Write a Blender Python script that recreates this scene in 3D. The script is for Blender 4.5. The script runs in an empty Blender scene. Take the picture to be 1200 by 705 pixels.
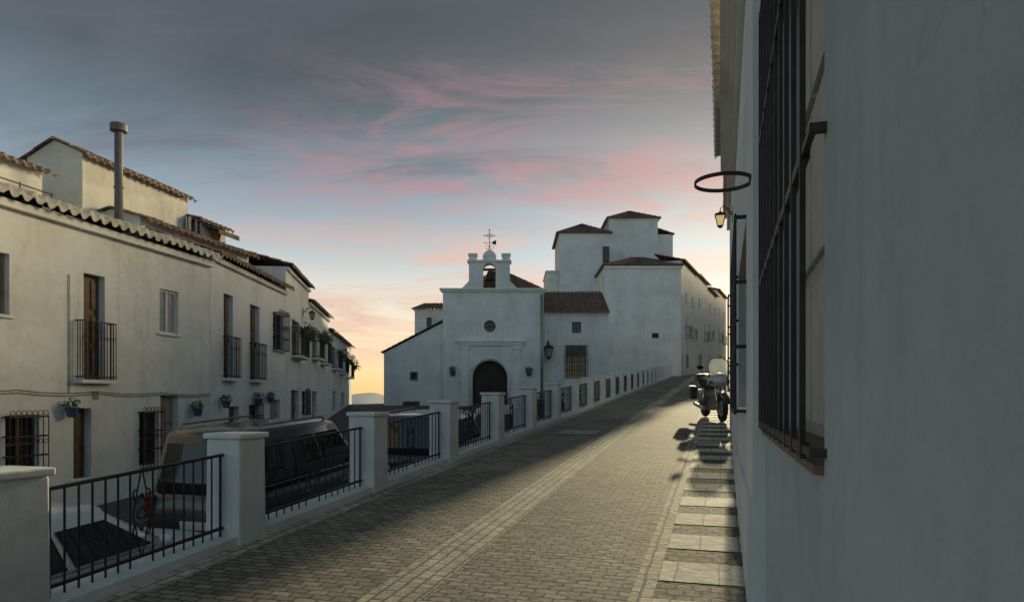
import bpy, bmesh, math, random
from mathutils import Vector, Matrix
random.seed(11)
rad = math.radians
scene = bpy.context.scene
col = scene.collection
EYE, FP, CX, HY = 1.67, 800.0, 600.0, 470.0
A = math.atan(0.3075); SA, CA = math.sin(A), math.cos(A)
SL = 0.0624
LS, LO = 0.0635, -1.34

def W(t, s, z=None):
    return Vector((t*CA + s*SA, -t*SA + s*CA, SL*s if z is None else z))
def S_of(Y, t=0.0):
    return (Y + t*SA)/CA
def low_z(Y):
    return LS*Y + LO

# ------------------------------------------------------------------ materials
def new_mat(name):
    m = bpy.data.materials.new(name); m.use_nodes = True
    nt = m.node_tree
    return m, nt, nt.nodes['Principled BSDF']
def nd(nt, typ, **kw):
    n = nt.nodes.new(typ)
    for k, v in kw.items(): setattr(n, k, v)
    return n
def ramp(nt, stops):
    r = nt.nodes.new('ShaderNodeValToRGB'); e = r.color_ramp.elements
    while len(e) < len(stops): e.new(0.5)
    for i, (p, c) in enumerate(stops):
        e[i].position = p; e[i].color = (c[0], c[1], c[2], 1) if not isinstance(c, (int, float)) else (c, c, c, 1)
    return r
def mapping(nt, scale=(1, 1, 1), rot=(0, 0, 0), src='Object'):
    tc = nt.nodes.new('ShaderNodeTexCoord'); mp = nt.nodes.new('ShaderNodeMapping')
    mp.inputs['Scale'].default_value = scale; mp.inputs['Rotation'].default_value = rot
    nt.links.new(tc.outputs[src], mp.inputs['Vector']); return mp
def noise(nt, vec, scale, detail=6, rough=0.6, dist=0.0):
    n = nt.nodes.new('ShaderNodeTexNoise')
    n.inputs['Scale'].default_value = scale; n.inputs['Detail'].default_value = detail
    n.inputs['Roughness'].default_value = rough; n.inputs['Distortion'].default_value = dist
    if vec: nt.links.new(vec.outputs[0], n.inputs['Vector'])
    return n
def mixc(nt, fac, a, b, mode='MIX'):
    m = nt.nodes.new('ShaderNodeMix'); m.data_type = 'RGBA'; m.blend_type = mode
    def put(sock, x):
        if isinstance(x, (tuple, list)): sock.default_value = (x[0], x[1], x[2], 1)
        elif isinstance(x, (int, float)): sock.default_value = x
        else: nt.links.new(x, sock)
    put(m.inputs[0], fac); put(m.inputs[6], a); put(m.inputs[7], b)
    return m.outputs[2]

def noise_mat(name, c1, c2, scale=3.0, rough=0.7, bump=0.2, bscale=30, metallic=0.0, dist=0.02, coat=0, spec=0.5):
    m, nt, b = new_mat(name)
    mp = mapping(nt); n = noise(nt, mp, scale)
    r = ramp(nt, [(0.3, c1), (0.7, c2)]); nt.links.new(n.outputs[0], r.inputs[0])
    nt.links.new(r.outputs[0], b.inputs['Base Color'])
    b.inputs['Roughness'].default_value = rough; b.inputs['Metallic'].default_value = metallic
    b.inputs['Specular IOR Level'].default_value = spec
    if coat: b.inputs['Coat Weight'].default_value = coat; b.inputs['Coat Roughness'].default_value = 0.06
    if bump:
        n2 = noise(nt, mp, bscale, 4); bp = nd(nt, 'ShaderNodeBump')
        bp.inputs['Strength'].default_value = bump; bp.inputs['Distance'].default_value = dist
        nt.links.new(n2.outputs[0], bp.inputs['Height']); nt.links.new(bp.outputs[0], b.inputs['Normal'])
    return m

def plaster(name, base, dirt=0.35, fine=40.0, wav=1.0, crack=False):
    m, nt, b = new_mat(name)
    mp = mapping(nt); st = mapping(nt, (1.6, 1.6, 0.30))
    n1 = noise(nt, mp, 0.55, 8, 0.65); n2 = noise(nt, st, 1.3, 6, 0.65, 1.2); n3 = noise(nt, mp, 5.0, 6, 0.7)
    d = tuple(base[i]*k for i, k in enumerate((0.78, 0.78, 0.75)))
    r1 = ramp(nt, [(0.30, d), (0.58, base)]); nt.links.new(n1.outputs[0], r1.inputs[0])
    r2 = ramp(nt, [(0.28, (1-dirt, 1-dirt, 1-dirt*1.08)), (0.5, (1, 1, 1))]); nt.links.new(n2.outputs[0], r2.inputs[0])
    r3 = ramp(nt, [(0.25, (0.88, 0.88, 0.87)), (0.5, (1, 1, 1))]); nt.links.new(n3.outputs[0], r3.inputs[0])
    c = mixc(nt, 1.0, r1.outputs[0], r2.outputs[0], 'MULTIPLY'); c = mixc(nt, 1.0, c, r3.outputs[0], 'MULTIPLY')
    if crack:
        wv = noise(nt, mp, 2.0, 5, 0.6)
        ad_ = nd(nt, 'ShaderNodeVectorMath', operation='MULTIPLY_ADD'); nt.links.new(wv.outputs[1], ad_.inputs[0]); ad_.inputs[1].default_value = (.5, .5, .5); nt.links.new(mp.outputs[0], ad_.inputs[2])
        vo = nd(nt, 'ShaderNodeTexVoronoi', feature='DISTANCE_TO_EDGE'); vo.inputs['Scale'].default_value = 1.1; nt.links.new(ad_.outputs[0], vo.inputs['Vector'])
        rc = ramp(nt, [(0.0, 0.84), (0.005, 1.0)]); nt.links.new(vo.outputs[0], rc.inputs[0])
        nm_ = noise(nt, mp, 1.3, 2); rm_ = ramp(nt, [(0.52, 0.0), (0.60, 1.0)]); nt.links.new(nm_.outputs[0], rm_.inputs[0])
        ck = mixc(nt, rm_.outputs[0], (1, 1, 1), rc.outputs[0]); c = mixc(nt, 1.0, c, ck, 'MULTIPLY')
        sp = noise(nt, mp, 18.0, 3); rs = ramp(nt, [(0.66, 1.0), (0.72, 0.85)]); nt.links.new(sp.outputs[0], rs.inputs[0]); c = mixc(nt, 1.0, c, rs.outputs[0], 'MULTIPLY')
    nt.links.new(c, b.inputs['Base Color']); b.inputs['Roughness'].default_value = 0.88; b.inputs['Specular IOR Level'].default_value = 0.25
    nf = noise(nt, mp, fine, 5, 0.7); nw = noise(nt, mp, 2.5, 4, 0.5)
    b1 = nd(nt, 'ShaderNodeBump'); b1.inputs['Strength'].default_value = min(1, 0.30*wav); b1.inputs['Distance'].default_value = 0.06
    b2 = nd(nt, 'ShaderNodeBump'); b2.inputs['Strength'].default_value = min(1, 0.25*wav); b2.inputs['Distance'].default_value = 0.01
    nt.links.new(nw.outputs[0], b1.inputs['Height']); nt.links.new(nf.outputs[0], b2.inputs['Height'])
    nt.links.new(b1.outputs[0], b2.inputs['Normal']); nt.links.new(b2.outputs[0], b.inputs['Normal'])
    return m

def setts(name, c1, c2, mortar, bw, rh, rot=0.0, rough=0.85, ms=0.012, bump=0.5, spec=0.20):
    m, nt, b = new_mat(name)
    mp = mapping(nt, (1, 1, 1), (0, 0, rot)); wob = noise(nt, mp, 3.0, 3)
    add = nd(nt, 'ShaderNodeVectorMath', operation='MULTIPLY_ADD')
    nt.links.new(wob.outputs[1], add.inputs[0]); add.inputs[1].default_value = (0.04, 0.04, 0)
    nt.links.new(mp.outputs[0], add.inputs[2])
    br = nd(nt, 'ShaderNodeTexBrick'); nt.links.new(add.outputs[0], br.inputs['Vector'])
    br.inputs['Color1'].default_value = (*c1, 1); br.inputs['Color2'].default_value = (*c2, 1); br.inputs['Mortar'].default_value = (*mortar, 1)
    br.inputs['Scale'].default_value = 1.0; br.inputs['Mortar Size'].default_value = ms; br.inputs['Mortar Smooth'].default_value = 0.4
    br.inputs['Brick Width'].default_value = bw; br.inputs['Row Height'].default_value = rh
    n = noise(nt, mp, 0.6, 8, 0.7); r = ramp(nt, [(0.3, 0.6), (0.65, 1.15)]); nt.links.new(n.outputs[0], r.inputs[0])
    n2 = noise(nt, mp, 9.0, 4); r2 = ramp(nt, [(0.3, 0.70), (0.7, 1.14)]); nt.links.new(n2.outputs[0], r2.inputs[0])
    c = mixc(nt, 1.0, br.outputs['Color'], r.outputs[0], 'MULTIPLY'); c = mixc(nt, 1.0, c, r2.outputs[0], 'MULTIPLY')
    nt.links.new(c, b.inputs['Base Color']); b.inputs['Roughness'].default_value = rough; b.inputs['Specular IOR Level'].default_value = spec
    n3 = noise(nt, mp, 45, 3)
    mth = nd(nt, 'ShaderNodeMath', operation='MULTIPLY_ADD'); nt.links.new(br.outputs['Fac'], mth.inputs[0]); mth.inputs[1].default_value = -1.0
    nt.links.new(n2.outputs[0], mth.inputs[2])
    mt2 = nd(nt, 'ShaderNodeMath', operation='MULTIPLY_ADD'); nt.links.new(n3.outputs[0], mt2.inputs[0]); mt2.inputs[1].default_value = 0.3
    nt.links.new(mth.outputs[0], mt2.inputs[2])
    bp = nd(nt, 'ShaderNodeBump'); bp.inputs['Strength'].default_value = bump; bp.inputs['Distance'].default_value = 0.02
    nt.links.new(mt2.outputs[0], bp.inputs['Height']); nt.links.new(bp.outputs[0], b.inputs['Normal'])
    return m

M = {}
M['white'] = plaster('whitewash', (0.76, 0.77, 0.77), 0.12)
M['white_old'] = plaster('weathered_whitewash', (0.75, 0.76, 0.75), 0.18)
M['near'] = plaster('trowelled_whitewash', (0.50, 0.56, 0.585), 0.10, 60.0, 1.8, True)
M['trim'] = plaster('white_trim', (0.78, 0.78, 0.76), 0.10)
M['cream'] = plaster('cream_wash', (0.77, 0.75, 0.69), 0.15)
M['tile'] = noise_mat('roof_tile', (0.09, 0.062, 0.05), (0.26, 0.17, 0.12), 2.6, 0.85, 0.5, 30)
M['tile_pale'] = noise_mat('lime_washed_tile', (0.38, 0.35, 0.30), (0.68, 0.64, 0.57), 5.0, 0.9, 0.5, 30)
M['terra'] = noise_mat('terracotta', (0.18, 0.085, 0.055), (0.28, 0.14, 0.095), 8.0, 0.7, 0.3, 40)
M['terra_dull'] = noise_mat('dull_clay_sill', (0.16, 0.10, 0.075), (0.26, 0.17, 0.13), 8.0, 0.8, 0.3, 40)
M['iron'] = noise_mat('black_iron', (0.008, 0.008, 0.009), (0.022, 0.021, 0.021), 14.0, 0.5, 0.3, 60, 0.2, 0.004)
M['iron_brown'] = noise_mat('brownish_iron', (0.022, 0.019, 0.016), (0.05, 0.043, 0.034), 10.0, 0.6, 0.3, 60, 0.1, 0.004)
M['metal'] = noise_mat('galvanised_metal', (0.20, 0.21, 0.21), (0.34, 0.34, 0.33), 6.0, 0.45, 0.1, 30, 0.8, 0.005)
M['dull_metal'] = noise_mat('dull_flue_metal', (0.10, 0.10, 0.10), (0.19, 0.18, 0.17), 5.0, 0.75, 0.2, 30, 0.2, 0.005)
M['chrome'] = noise_mat('chrome', (0.55, 0.56, 0.57), (0.7, 0.7, 0.7), 6.0, 0.18, 0, 30, 1.0)
M['wood'] = noise_mat('brown_wood', (0.055, 0.030, 0.017), (0.13, 0.075, 0.042), 7.0, 0.6, 0.4, 25)
M['wood_dark'] = noise_mat('dark_oak', (0.016, 0.010, 0.007), (0.035, 0.022, 0.014), 7.0, 0.7, 0.4, 25)
M['wood_grey'] = noise_mat('faded_wood', (0.22, 0.185, 0.14), (0.34, 0.29, 0.22), 5.0, 0.7, 0.4, 25)
M['shutter'] = noise_mat('pale_grey_shutter', (0.22, 0.24, 0.24), (0.32, 0.34, 0.34), 5.0, 0.6, 0.2, 25)
M['shutter_dark'] = noise_mat('dark_grey_shutter', (0.08, 0.09, 0.095), (0.13, 0.14, 0.145), 5.0, 0.6, 0.2, 25)
M['shutter_pale'] = noise_mat('pale_painted_shutter', (0.46, 0.43, 0.37), (0.58, 0.54, 0.47), 5.0, 0.7, 0.3, 25)
M['frame_white'] = noise_mat('white_painted_wood', (0.55, 0.55, 0.53), (0.7, 0.7, 0.68), 6.0, 0.5, 0.1, 30)
M['glass'] = noise_mat('dark_window_glass', (0.010, 0.013, 0.016), (0.03, 0.036, 0.04), 1.5, 0.08, 0.05, 3)
M['car_glass'] = noise_mat('tinted_car_glass', (0.010, 0.013, 0.014), (0.016, 0.020, 0.021), 1.5, 0.05, 0, 3, 0, 0.02, 0.3, 0.5)
M['rubber'] = noise_mat('rubber', (0.012, 0.012, 0.012), (0.022, 0.022, 0.022), 8.0, 0.8, 0.3, 40)
M['blue'] = noise_mat('blue_glazed_pot', (0.05, 0.09, 0.16), (0.09, 0.15, 0.24), 6.0, 0.35, 0.1, 20)
M['leaf'] = noise_mat('leaf', (0.035, 0.075, 0.018), (0.09, 0.16, 0.04), 9.0, 0.6, 0, 20)
M['sett'] = setts('stone_setts', (0.23, 0.205, 0.163), (0.40, 0.355, 0.28), (0.09, 0.081, 0.065), 0.17, 0.085, 0, .85, .010)
M['sett_pale'] = setts('pale_setts', (0.48, 0.435, 0.34), (0.62, 0.56, 0.44), (0.18, 0.163, 0.132), 0.20, 0.107, rad(90))
M['paver'] = setts('grey_brown_pavers', (0.155, 0.14, 0.113), (0.235, 0.213, 0.172), (0.075, 0.068, 0.057), 0.12, 0.12)
M['slab'] = setts('pale_slabs', (0.60, 0.555, 0.455), (0.70, 0.65, 0.535), (0.27, 0.25, 0.21), 0.32, 3.0, 0, 0.82, 0.008, 0.35)
M['asphalt'] = noise_mat('worn_asphalt', (0.07, 0.07, 0.07), (0.13, 0.127, 0.12), 3.0, 0.9, 0.5, 80, 0, 0.02, 0, 0.2)
M['earth'] = noise_mat('dry_hillside', (0.07, 0.075, 0.04), (0.17, 0.15, 0.10), 0.02, 0.95, 0.2, 1)
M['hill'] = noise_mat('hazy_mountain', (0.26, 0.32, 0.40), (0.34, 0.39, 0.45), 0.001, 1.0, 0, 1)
M['bronze'] = noise_mat('bronze', (0.04, 0.035, 0.02), (0.10, 0.08, 0.045), 8.0, 0.5, 0.1, 20, 0.8)
M['blueish'] = noise_mat('blue_ceramic_tile', (0.05, 0.10, 0.2), (0.3, 0.36, 0.42), 30.0, 0.3, 0, 20)
M['red_lamp'] = noise_mat('red_lamp_lens', (0.12, 0.008, 0.008), (0.18, 0.012, 0.012), 6.0, 0.2, 0)
M['lens'] = noise_mat('clear_lamp_lens', (0.5, 0.52, 0.53), (0.65, 0.66, 0.66), 6.0, 0.12, 0)
M['plate'] = noise_mat('number_plate', (0.6, 0.6, 0.58), (0.68, 0.68, 0.66), 6.0, 0.4, 0)
M['paint_white'] = noise_mat('white_car_paint', (0.70, 0.72, 0.72), (0.78, 0.79, 0.79), 2.0, 0.35, 0, 20, 0, 0.02, 0.6)
M['paint_black'] = noise_mat('black_car_paint', (0.016, 0.018, 0.021), (0.023, 0.025, 0.029), 2.0, 0.35, 0, 20, 0.1, 0.02, 0.8, 0.5)
M['paint_silver'] = noise_mat('silver_car_paint', (0.46, 0.47, 0.47), (0.54, 0.55, 0.55), 2.0, 0.35, 0, 20, 0.3, 0.02, 0.6)
M['paint_navy'] = noise_mat('dark_blue_car_paint', (0.022, 0.030, 0.048), (0.030, 0.040, 0.062), 2.0, 0.35, 0, 20, 0.2, 0.02, 0.8)
def lucent(name, c1, c2, fac, emit=0.0, clear=0.0):
    m, nt, b = new_mat(name)
    b.inputs['Base Color'].default_value = (*c1, 1); b.inputs['Roughness'].default_value = 0.2
    if emit: b.inputs['Emission Color'].default_value = (1.0, 0.72, 0.36, 1); b.inputs['Emission Strength'].default_value = emit
    tr = nd(nt, 'ShaderNodeBsdfTranslucent'); tr.inputs['Color'].default_value = (*c2, 1)
    mx = nd(nt, 'ShaderNodeMixShader'); mx.inputs[0].default_value = fac
    nt.links.new(b.outputs[0], mx.inputs[1]); nt.links.new(tr.outputs[0], mx.inputs[2]); last = mx
    if clear:
        tp = nd(nt, 'ShaderNodeBsdfTransparent'); m2 = nd(nt, 'ShaderNodeMixShader'); m2.inputs[0].default_value = clear
        nt.links.new(mx.outputs[0], m2.inputs[1]); nt.links.new(tp.outputs[0], m2.inputs[2]); last = m2
    nt.links.new(last.outputs[0], nt.nodes['Material Output'].inputs['Surface']); return m
M['lantern'] = lucent('lantern_glass', (0.55, 0.50, 0.38), (0.5, 0.42, 0.28), 0.5)
M['lantern_lit'] = lucent('lit_lantern_glass', (0.80, 0.72, 0.50), (0.8, 0.70, 0.45), 0.35, 0.45)
M['screen'] = lucent('clear_windscreen', (0.7, 0.74, 0.76), (0.68, 0.70, 0.70), 0.32, 0, 0.5)

# ------------------------------------------------------------------ mesh builder
XF = [None]
class MB:
    def __init__(s): s.bm = bmesh.new()
    def poly(s, pts):
        return s.bm.faces.new([s.bm.verts.new(p) for p in pts])
    def hexa(s, p):
        v = [s.bm.verts.new(q) for q in p]
        for f in ((0, 1, 2, 3), (4, 5, 6, 7), (0, 1, 5, 4), (1, 2, 6, 5), (2, 3, 7, 6), (3, 0, 4, 7)):
            s.bm.faces.new([v[i] for i in f])
        return s
    def box(s, x0, x1, y0, y1, z0, z1):
        return s.hexa([(x0, y0, z0), (x1, y0, z0), (x1, y1, z0), (x0, y1, z0), (x0, y0, z1), (x1, y0, z1), (x1, y1, z1), (x0, y1, z1)])
    def loft(s, rings, cap=True, closed=True):
        R_ = [[s.bm.verts.new(p) for p in r] for r in rings]
        n = len(R_[0])
        for a, c in zip(R_, R_[1:]):
            for i in range(n if closed else n-1):
                j = (i+1) % n
                s.bm.faces.new((a[i], a[j], c[j], c[i]))
        if cap and closed:
            s.bm.faces.new(R_[0]); s.bm.faces.new(R_[-1])
        return s
    def tube(s, pts, r, n=6, closed=False):
        pts = [Vector(p) for p in pts]; rings = []; N_ = len(pts)
        for i, p in enumerate(pts):
            if closed: d = pts[(i+1) % N_]-pts[i-1]
            else: d = pts[min(i+1, N_-1)]-pts[max(i-1, 0)]
            d.normalize()
            up = Vector((0, 0, 1)) if abs(d.z) < 0.9 else Vector((1, 0, 0))
            a = d.cross(up).normalized(); c = a.cross(d).normalized()
            rings.append([p+(a*math.cos(2*math.pi*(k+.5)/n)+c*math.sin(2*math.pi*(k+.5)/n))*r for k in range(n)])
        if closed: rings.append([v.copy() for v in rings[0]])
        return s.loft(rings, cap=not closed)
    def lathe(s, prof, c=(0, 0, 0), n=16, axis=2):
        rings = []
        for r, h in prof:
            ring = []
            for k in range(n):
                a = 2*math.pi*k/n; x, y = max(r, 1e-4)*math.cos(a), max(r, 1e-4)*math.sin(a)
                p = (x, y, h) if axis == 2 else ((h, x, y) if axis == 0 else (x, h, y))
                ring.append((p[0]+c[0], p[1]+c[1], p[2]+c[2]))
            rings.append(ring)
        return s.loft(rings)
    def ell(s, c, r, n=14, m=8):
        prof = [(math.sin(math.pi*i/m), -math.cos(math.pi*i/m)) for i in range(m+1)]
        rings = [[(c[0]+max(a, .01)*r[0]*math.cos(2*math.pi*k/n), c[1]+max(a, .01)*r[1]*math.sin(2*math.pi*k/n), c[2]+h*r[2]) for k in range(n)] for a, h in prof]
        return s.loft(rings)
    def ring(s, c, R_, r, n=24, axis=2, m=6):
        pts = []
        for k in range(n):
            a = 2*math.pi*k/n; x, y = R_*math.cos(a), R_*math.sin(a)
            p = (x, y, 0) if axis == 2 else ((0, x, y) if axis == 0 else (x, 0, y))
            pts.append((c[0]+p[0], c[1]+p[1], c[2]+p[2]))
        return s.tube(pts, r, m, True)
    def leaves(s, c, r, n, size=0.06):
        for _ in range(n):
            d = Vector((random.gauss(0, 1), random.gauss(0, 1), random.gauss(0, 1))).normalized()*(random.random()**0.45)
            p = Vector((c[0]+d.x*r[0], c[1]+d.y*r[1], c[2]+d.z*r[2]))
            a = Vector((random.gauss(0, 1), random.gauss(0, 1), random.gauss(0, .7))).normalized()
            bb = a.cross(Vector((random.gauss(0, 1), random.gauss(0, 1), random.gauss(0, 1)))).normalized()
            k = size*random.uniform(.6, 1.3)
            s.poly([p-a*k, p+bb*k*.45, p+a*k, p-bb*k*.45])
        return s
    def roof(s, eL, eR, rL, rR, colw=0.21, row=0.40, amp=0.05):
        eL, eR, rL, rR = map(Vector, (eL, eR, rL, rR))
        wdt = max((eR-eL).length, 0.1); ln = max((((rL+rR)/2)-((eL+eR)/2)).length, 0.1)
        nrm = (eR-eL).cross(((rL+rR)/2)-((eL+eR)/2)).normalized()
        if nrm.z < 0: nrm = -nrm
        nc = max(2, int(wdt/colw)); nr = max(1, int(ln/row)); sub = 6
        hs = []
        for i in range(nc*sub+1):
            p = (i % sub)/sub
            hs.append(amp*math.sin(math.pi*p/.5) if p < .5 else -amp*.45*math.sin(math.pi*(p-.5)/.5))
        jit = [random.uniform(-.25, .25)*amp for _ in range(nc+1)]
        vs = [(-0.0, None)]
        for r_ in range(nr):
            vs.append((r_/nr, amp*.5)); vs.append(((r_+1)/nr, 0.0))
        grid = []
        for v, off in vs:
            line = []
            for i in range(nc*sub+1):
                u = i/(nc*sub)
                p = eL.lerp(eR, u).lerp(rL.lerp(rR, u), v)
                h = (hs[i]*.9-amp*.9) if off is None else hs[i]+off
                line.append(s.bm.verts.new(p+nrm*(h+jit[i//sub])))
            grid.append(line)
        for a, c in zip(grid, grid[1:]):
            for i in range(nc*sub): s.bm.faces.new((a[i], a[i+1], c[i+1], c[i]))
        return s
    def build(s, name, mat, parent=None, smooth=False, bev=0.0, sub=0, label=None):
        bm = s.bm
        if XF[0] is not None: bmesh.ops.transform(bm, matrix=XF[0], verts=bm.verts)
        bmesh.ops.recalc_face_normals(bm, faces=bm.faces)
        big = [f for f in bm.faces if len(f.verts) > 4]
        if big: bmesh.ops.triangulate(bm, faces=big)
        me = bpy.data.meshes.new(name); bm.to_mesh(me); bm.free()
        if smooth:
            for p in me.polygons: p.use_smooth = True
        o = bpy.data.objects.new(name, me); col.objects.link(o)
        me.materials.append(mat)
        if parent: o.parent = parent
        if bev:
            md = o.modifiers.new('bevel', 'BEVEL'); md.width = bev; md.segments = 2; md.limit_method = 'ANGLE'
        if sub:
            md = o.modifiers.new('sub', 'SUBSURF'); md.levels = sub; md.render_levels = sub
        if label: o['label'] = label
        return o

def tag(o, label, cat, group=None):
    o['label'] = label; o['category'] = cat
    if group: o['group'] = group
    return o
def struct(o, label=None, cat=None):
    o['kind'] = 'structure'
    if label: o['label'] = label
    if cat: o['category'] = cat
    return o
def root(name, label, cat, loc, rz=0.0, group=None, rx=0.0):
    o = bpy.data.objects.new(name, None); o.empty_display_size = 0.3; col.objects.link(o)
    o.location = loc; o.rotation_euler = (rx, 0, rz)
    return tag(o, label, cat, group)

class Fr:
    def __init__(s, P0, P1, z0):
        s.P0 = Vector((P0[0], P0[1])); s.P1 = Vector((P1[0], P1[1])); d = s.P1-s.P0
        s.L = d.length; s.u = d/s.L; s.rz = math.atan2(s.u.y, s.u.x); s.z0 = z0
        s.n = Vector((s.u.y, -s.u.x))
    def k(s, px):
        r = (px-CX)/FP
        return (r*s.P0.y-s.P0.x)/(s.u.x-r*s.u.y)
    def Y(s, k): return s.P0.y+k*s.u.y
    def z(s, k, py): return EYE+(HY-py)/FP*s.Y(k)-s.z0
    def rect(s, x0, y0, x1, y1):
        a, c = s.k(x0), s.k(x1); m_ = (a+c)/2
        return [a, c, s.z(m_, y1), s.z(m_, y0)]
    def world(s, k, out, z): 
        p = s.P0+s.u*k+s.n*out
        return Vector((p.x, p.y, z+s.z0))
    def loc(s): return (s.P0.x, s.P0.y, s.z0)

def wall(mb, L, zb, zt, ops, depth, d=0.2):
    us = sorted({0, L, *[o[0] for o in ops], *[o[1] for o in ops]}); us = [u for u in us if 0 <= u <= L]
    zs = sorted({zb, zt, *[o[2] for o in ops], *[o[3] for o in ops]}); zs = [z for z in zs if zb <= z <= zt]
    for u0, u1 in zip(us, us[1:]):
        for z0, z1 in zip(zs, zs[1:]):
            cu, cz = (u0+u1)/2, (z0+z1)/2
            if any(o[0] < cu < o[1] and o[2] < cz < o[3] for o in ops): continue
            mb.poly([(u0, 0, z0), (u1, 0, z0), (u1, 0, z1), (u0, 0, z1)])
    for o in ops:
        a, c, z0, z1 = o[:4]
        mb.poly([(a, 0, z0), (a, d, z0), (a, d, z1), (a, 0, z1)]); mb.poly([(c, 0, z0), (c, d, z0), (c, d, z1), (c, 0, z1)])
        mb.poly([(a, 0, z0), (c, 0, z0), (c, d, z0), (a, d, z0)]); mb.poly([(a, 0, z1), (c, 0, z1), (c, d, z1), (a, d, z1)])
    mb.poly([(0, 0, zb), (0, depth, zb), (0, depth, zt), (0, 0, zt)]); mb.poly([(L, 0, zb), (L, depth, zb), (L, depth, zt), (L, 0, zt)])
    mb.poly([(0, depth, zb), (L, depth, zb), (L, depth, zt), (0, depth, zt)]); mb.poly([(0, 0, zt), (L, 0, zt), (L, depth, zt), (0, depth, zt)])

def add_window(rt, o, d=0.18, fm='wood', sill=True, nm=1, nt_=1, pane='glass'):
    a, c, z0, z1 = o[:4]; f = 0.05
    b_ = MB()
    b_.box(a, a+f, d-.05, d, z0, z1); b_.box(c-f, c, d-.05, d, z0, z1)
    b_.box(a+f, c-f, d-.05, d, z0, z0+f); b_.box(a+f, c-f, d-.05, d, z1-f, z1)
    for i in range(1, nm+1):
        u = a+(c-a)*i/(nm+1); b_.box(u-.025, u+.025, d-.052, d-.002, z0+f, z1-f)
    for i in range(1, nt_+1):
        z = z0+(z1-z0)*i/(nt_+1); b_.box(a+f, c-f, d-.048, d-.004, z-.02, z+.02)
    w = b_.build('window', M[fm], rt)
    p = MB(); p.poly([(a, d-.012, z0), (c, d-.012, z0), (c, d-.012, z1), (a, d-.012, z1)]); p.build('pane', M[pane], w)
    if sill:
        s_ = MB().box(a-.06, c+.06, -.06, d-.055, z0-.05, z0+.004); s_.build('sill', M['trim'], w)
    return w
def add_door(rt, o, d=0.2, m_='wood', leaves=1):
    a, c, z0, z1 = o[:4]; b_ = MB(); b_.box(a, c, d-.04, d, z0, z1)
    for i in range(leaves):
        l0, l1 = a+(c-a)*i/leaves+.06, a+(c-a)*(i+1)/leaves-.06
        for q0, q1 in ((.06, .3), (.36, .62), (.68, .95)):
            b_.box(l0, l1, d-.065, d-.042, z0+(z1-z0)*q0, z0+(z1-z0)*q1)
    dr = b_.build('door', M[m_], rt)
    h = MB(); h.tube([(c-.10, d-.10, z0+1.0), (c-.10, d-.10, z0+1.14)], .014); h.box(c-.11, c-.09, d-.1, d-.03, z0+1.06, z0+1.08); h.build('handle', M['bronze'], dr)
    return dr
def add_balcony(rt, u0, u1, z0, zt, proj=0.35, sp=0.1, solid=False):
    sl = MB().box(u0-.03, u1+.03, -proj-.03, .02, z0-.07, z0).build('balcony', M['trim'], rt)
    r = MB()
    for z in (z0+.06, zt):
        r.tube([(u0, 0.02, z), (u0, -proj, z)], .014); r.tube([(u1, 0.02, z), (u1, -proj, z)], .014); r.tube([(u0, -proj, z), (u1, -proj, z)], .014)
    n = max(2, int((u1-u0)/sp))
    for i in range(n+1):
        u = u0+(u1-u0)*i/n; r.tube([(u, -proj, z0), (u, -proj, zt)], .009, 5)
    for i in range(1, 3):
        y = -proj*i/3
        for u in (u0, u1): r.tube([(u, y, z0), (u, y, zt)], .009, 5)
    for i in range(n):
        u = u0+(u1-u0)*(i+.5)/n; r.ring((u, -proj, z0+(zt-z0)*.72), (u1-u0)/n*.4, .006, 8, 1, 4)
    r.build('railing', M['iron'], sl)
    return sl
def add_grille(rt, u0, u1, z0, z1, proj=0.12, sp=0.13, r=0.009, levels=3, scroll=True):
    g = MB(); n = max(2, int((u1-u0)/sp))
    for i in range(n+1):
        u = u0+(u1-u0)*i/n; g.tube([(u, -proj, z0), (u, -proj, z1)], r, 6)
    for i in range(levels+1):
        z = z0+.03+(z1-z0-.06)*i/levels
        g.box(u0, u1, -proj-.012, -proj+.012, z-.014, z+.014)
        g.box(u0-.012, u0+.012, -proj, .02, z-.014, z+.014); g.box(u1-.012, u1+.012, -proj, .02, z-.014, z+.014)
    if scroll:
        for i in range(n):
            u = u0+(u1-u0)*(i+.5)/n
            g.ring((u, -proj, z1+.04), (u1-u0)/n*.42, .007, 10, 1, 4); g.ring((u, -proj, (z0+z1)/2+.08), (u1-u0)/n*.36, .006, 10, 1, 4)
    return g.build('window_grille', M['iron'], rt)
def lean_roof(rt, L, zt, over, depth, rise, m_='tile', colw=0.21, ends=0.05, amp=0.05, name='roof'):
    b_ = MB(); b_.roof((-ends, -over, zt), (L+ends, -over, zt), (-ends, depth, zt+rise), (L+ends, depth, zt+rise), colw, .4, amp)
    return b_.build(name, M[m_], rt, True)
def gable_body(mb, L, zt, depth, rise, ry):
    for u in (0, L):
        mb.poly([(u, 0, zt), (u, ry, zt+rise), (u, depth, zt)])

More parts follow.
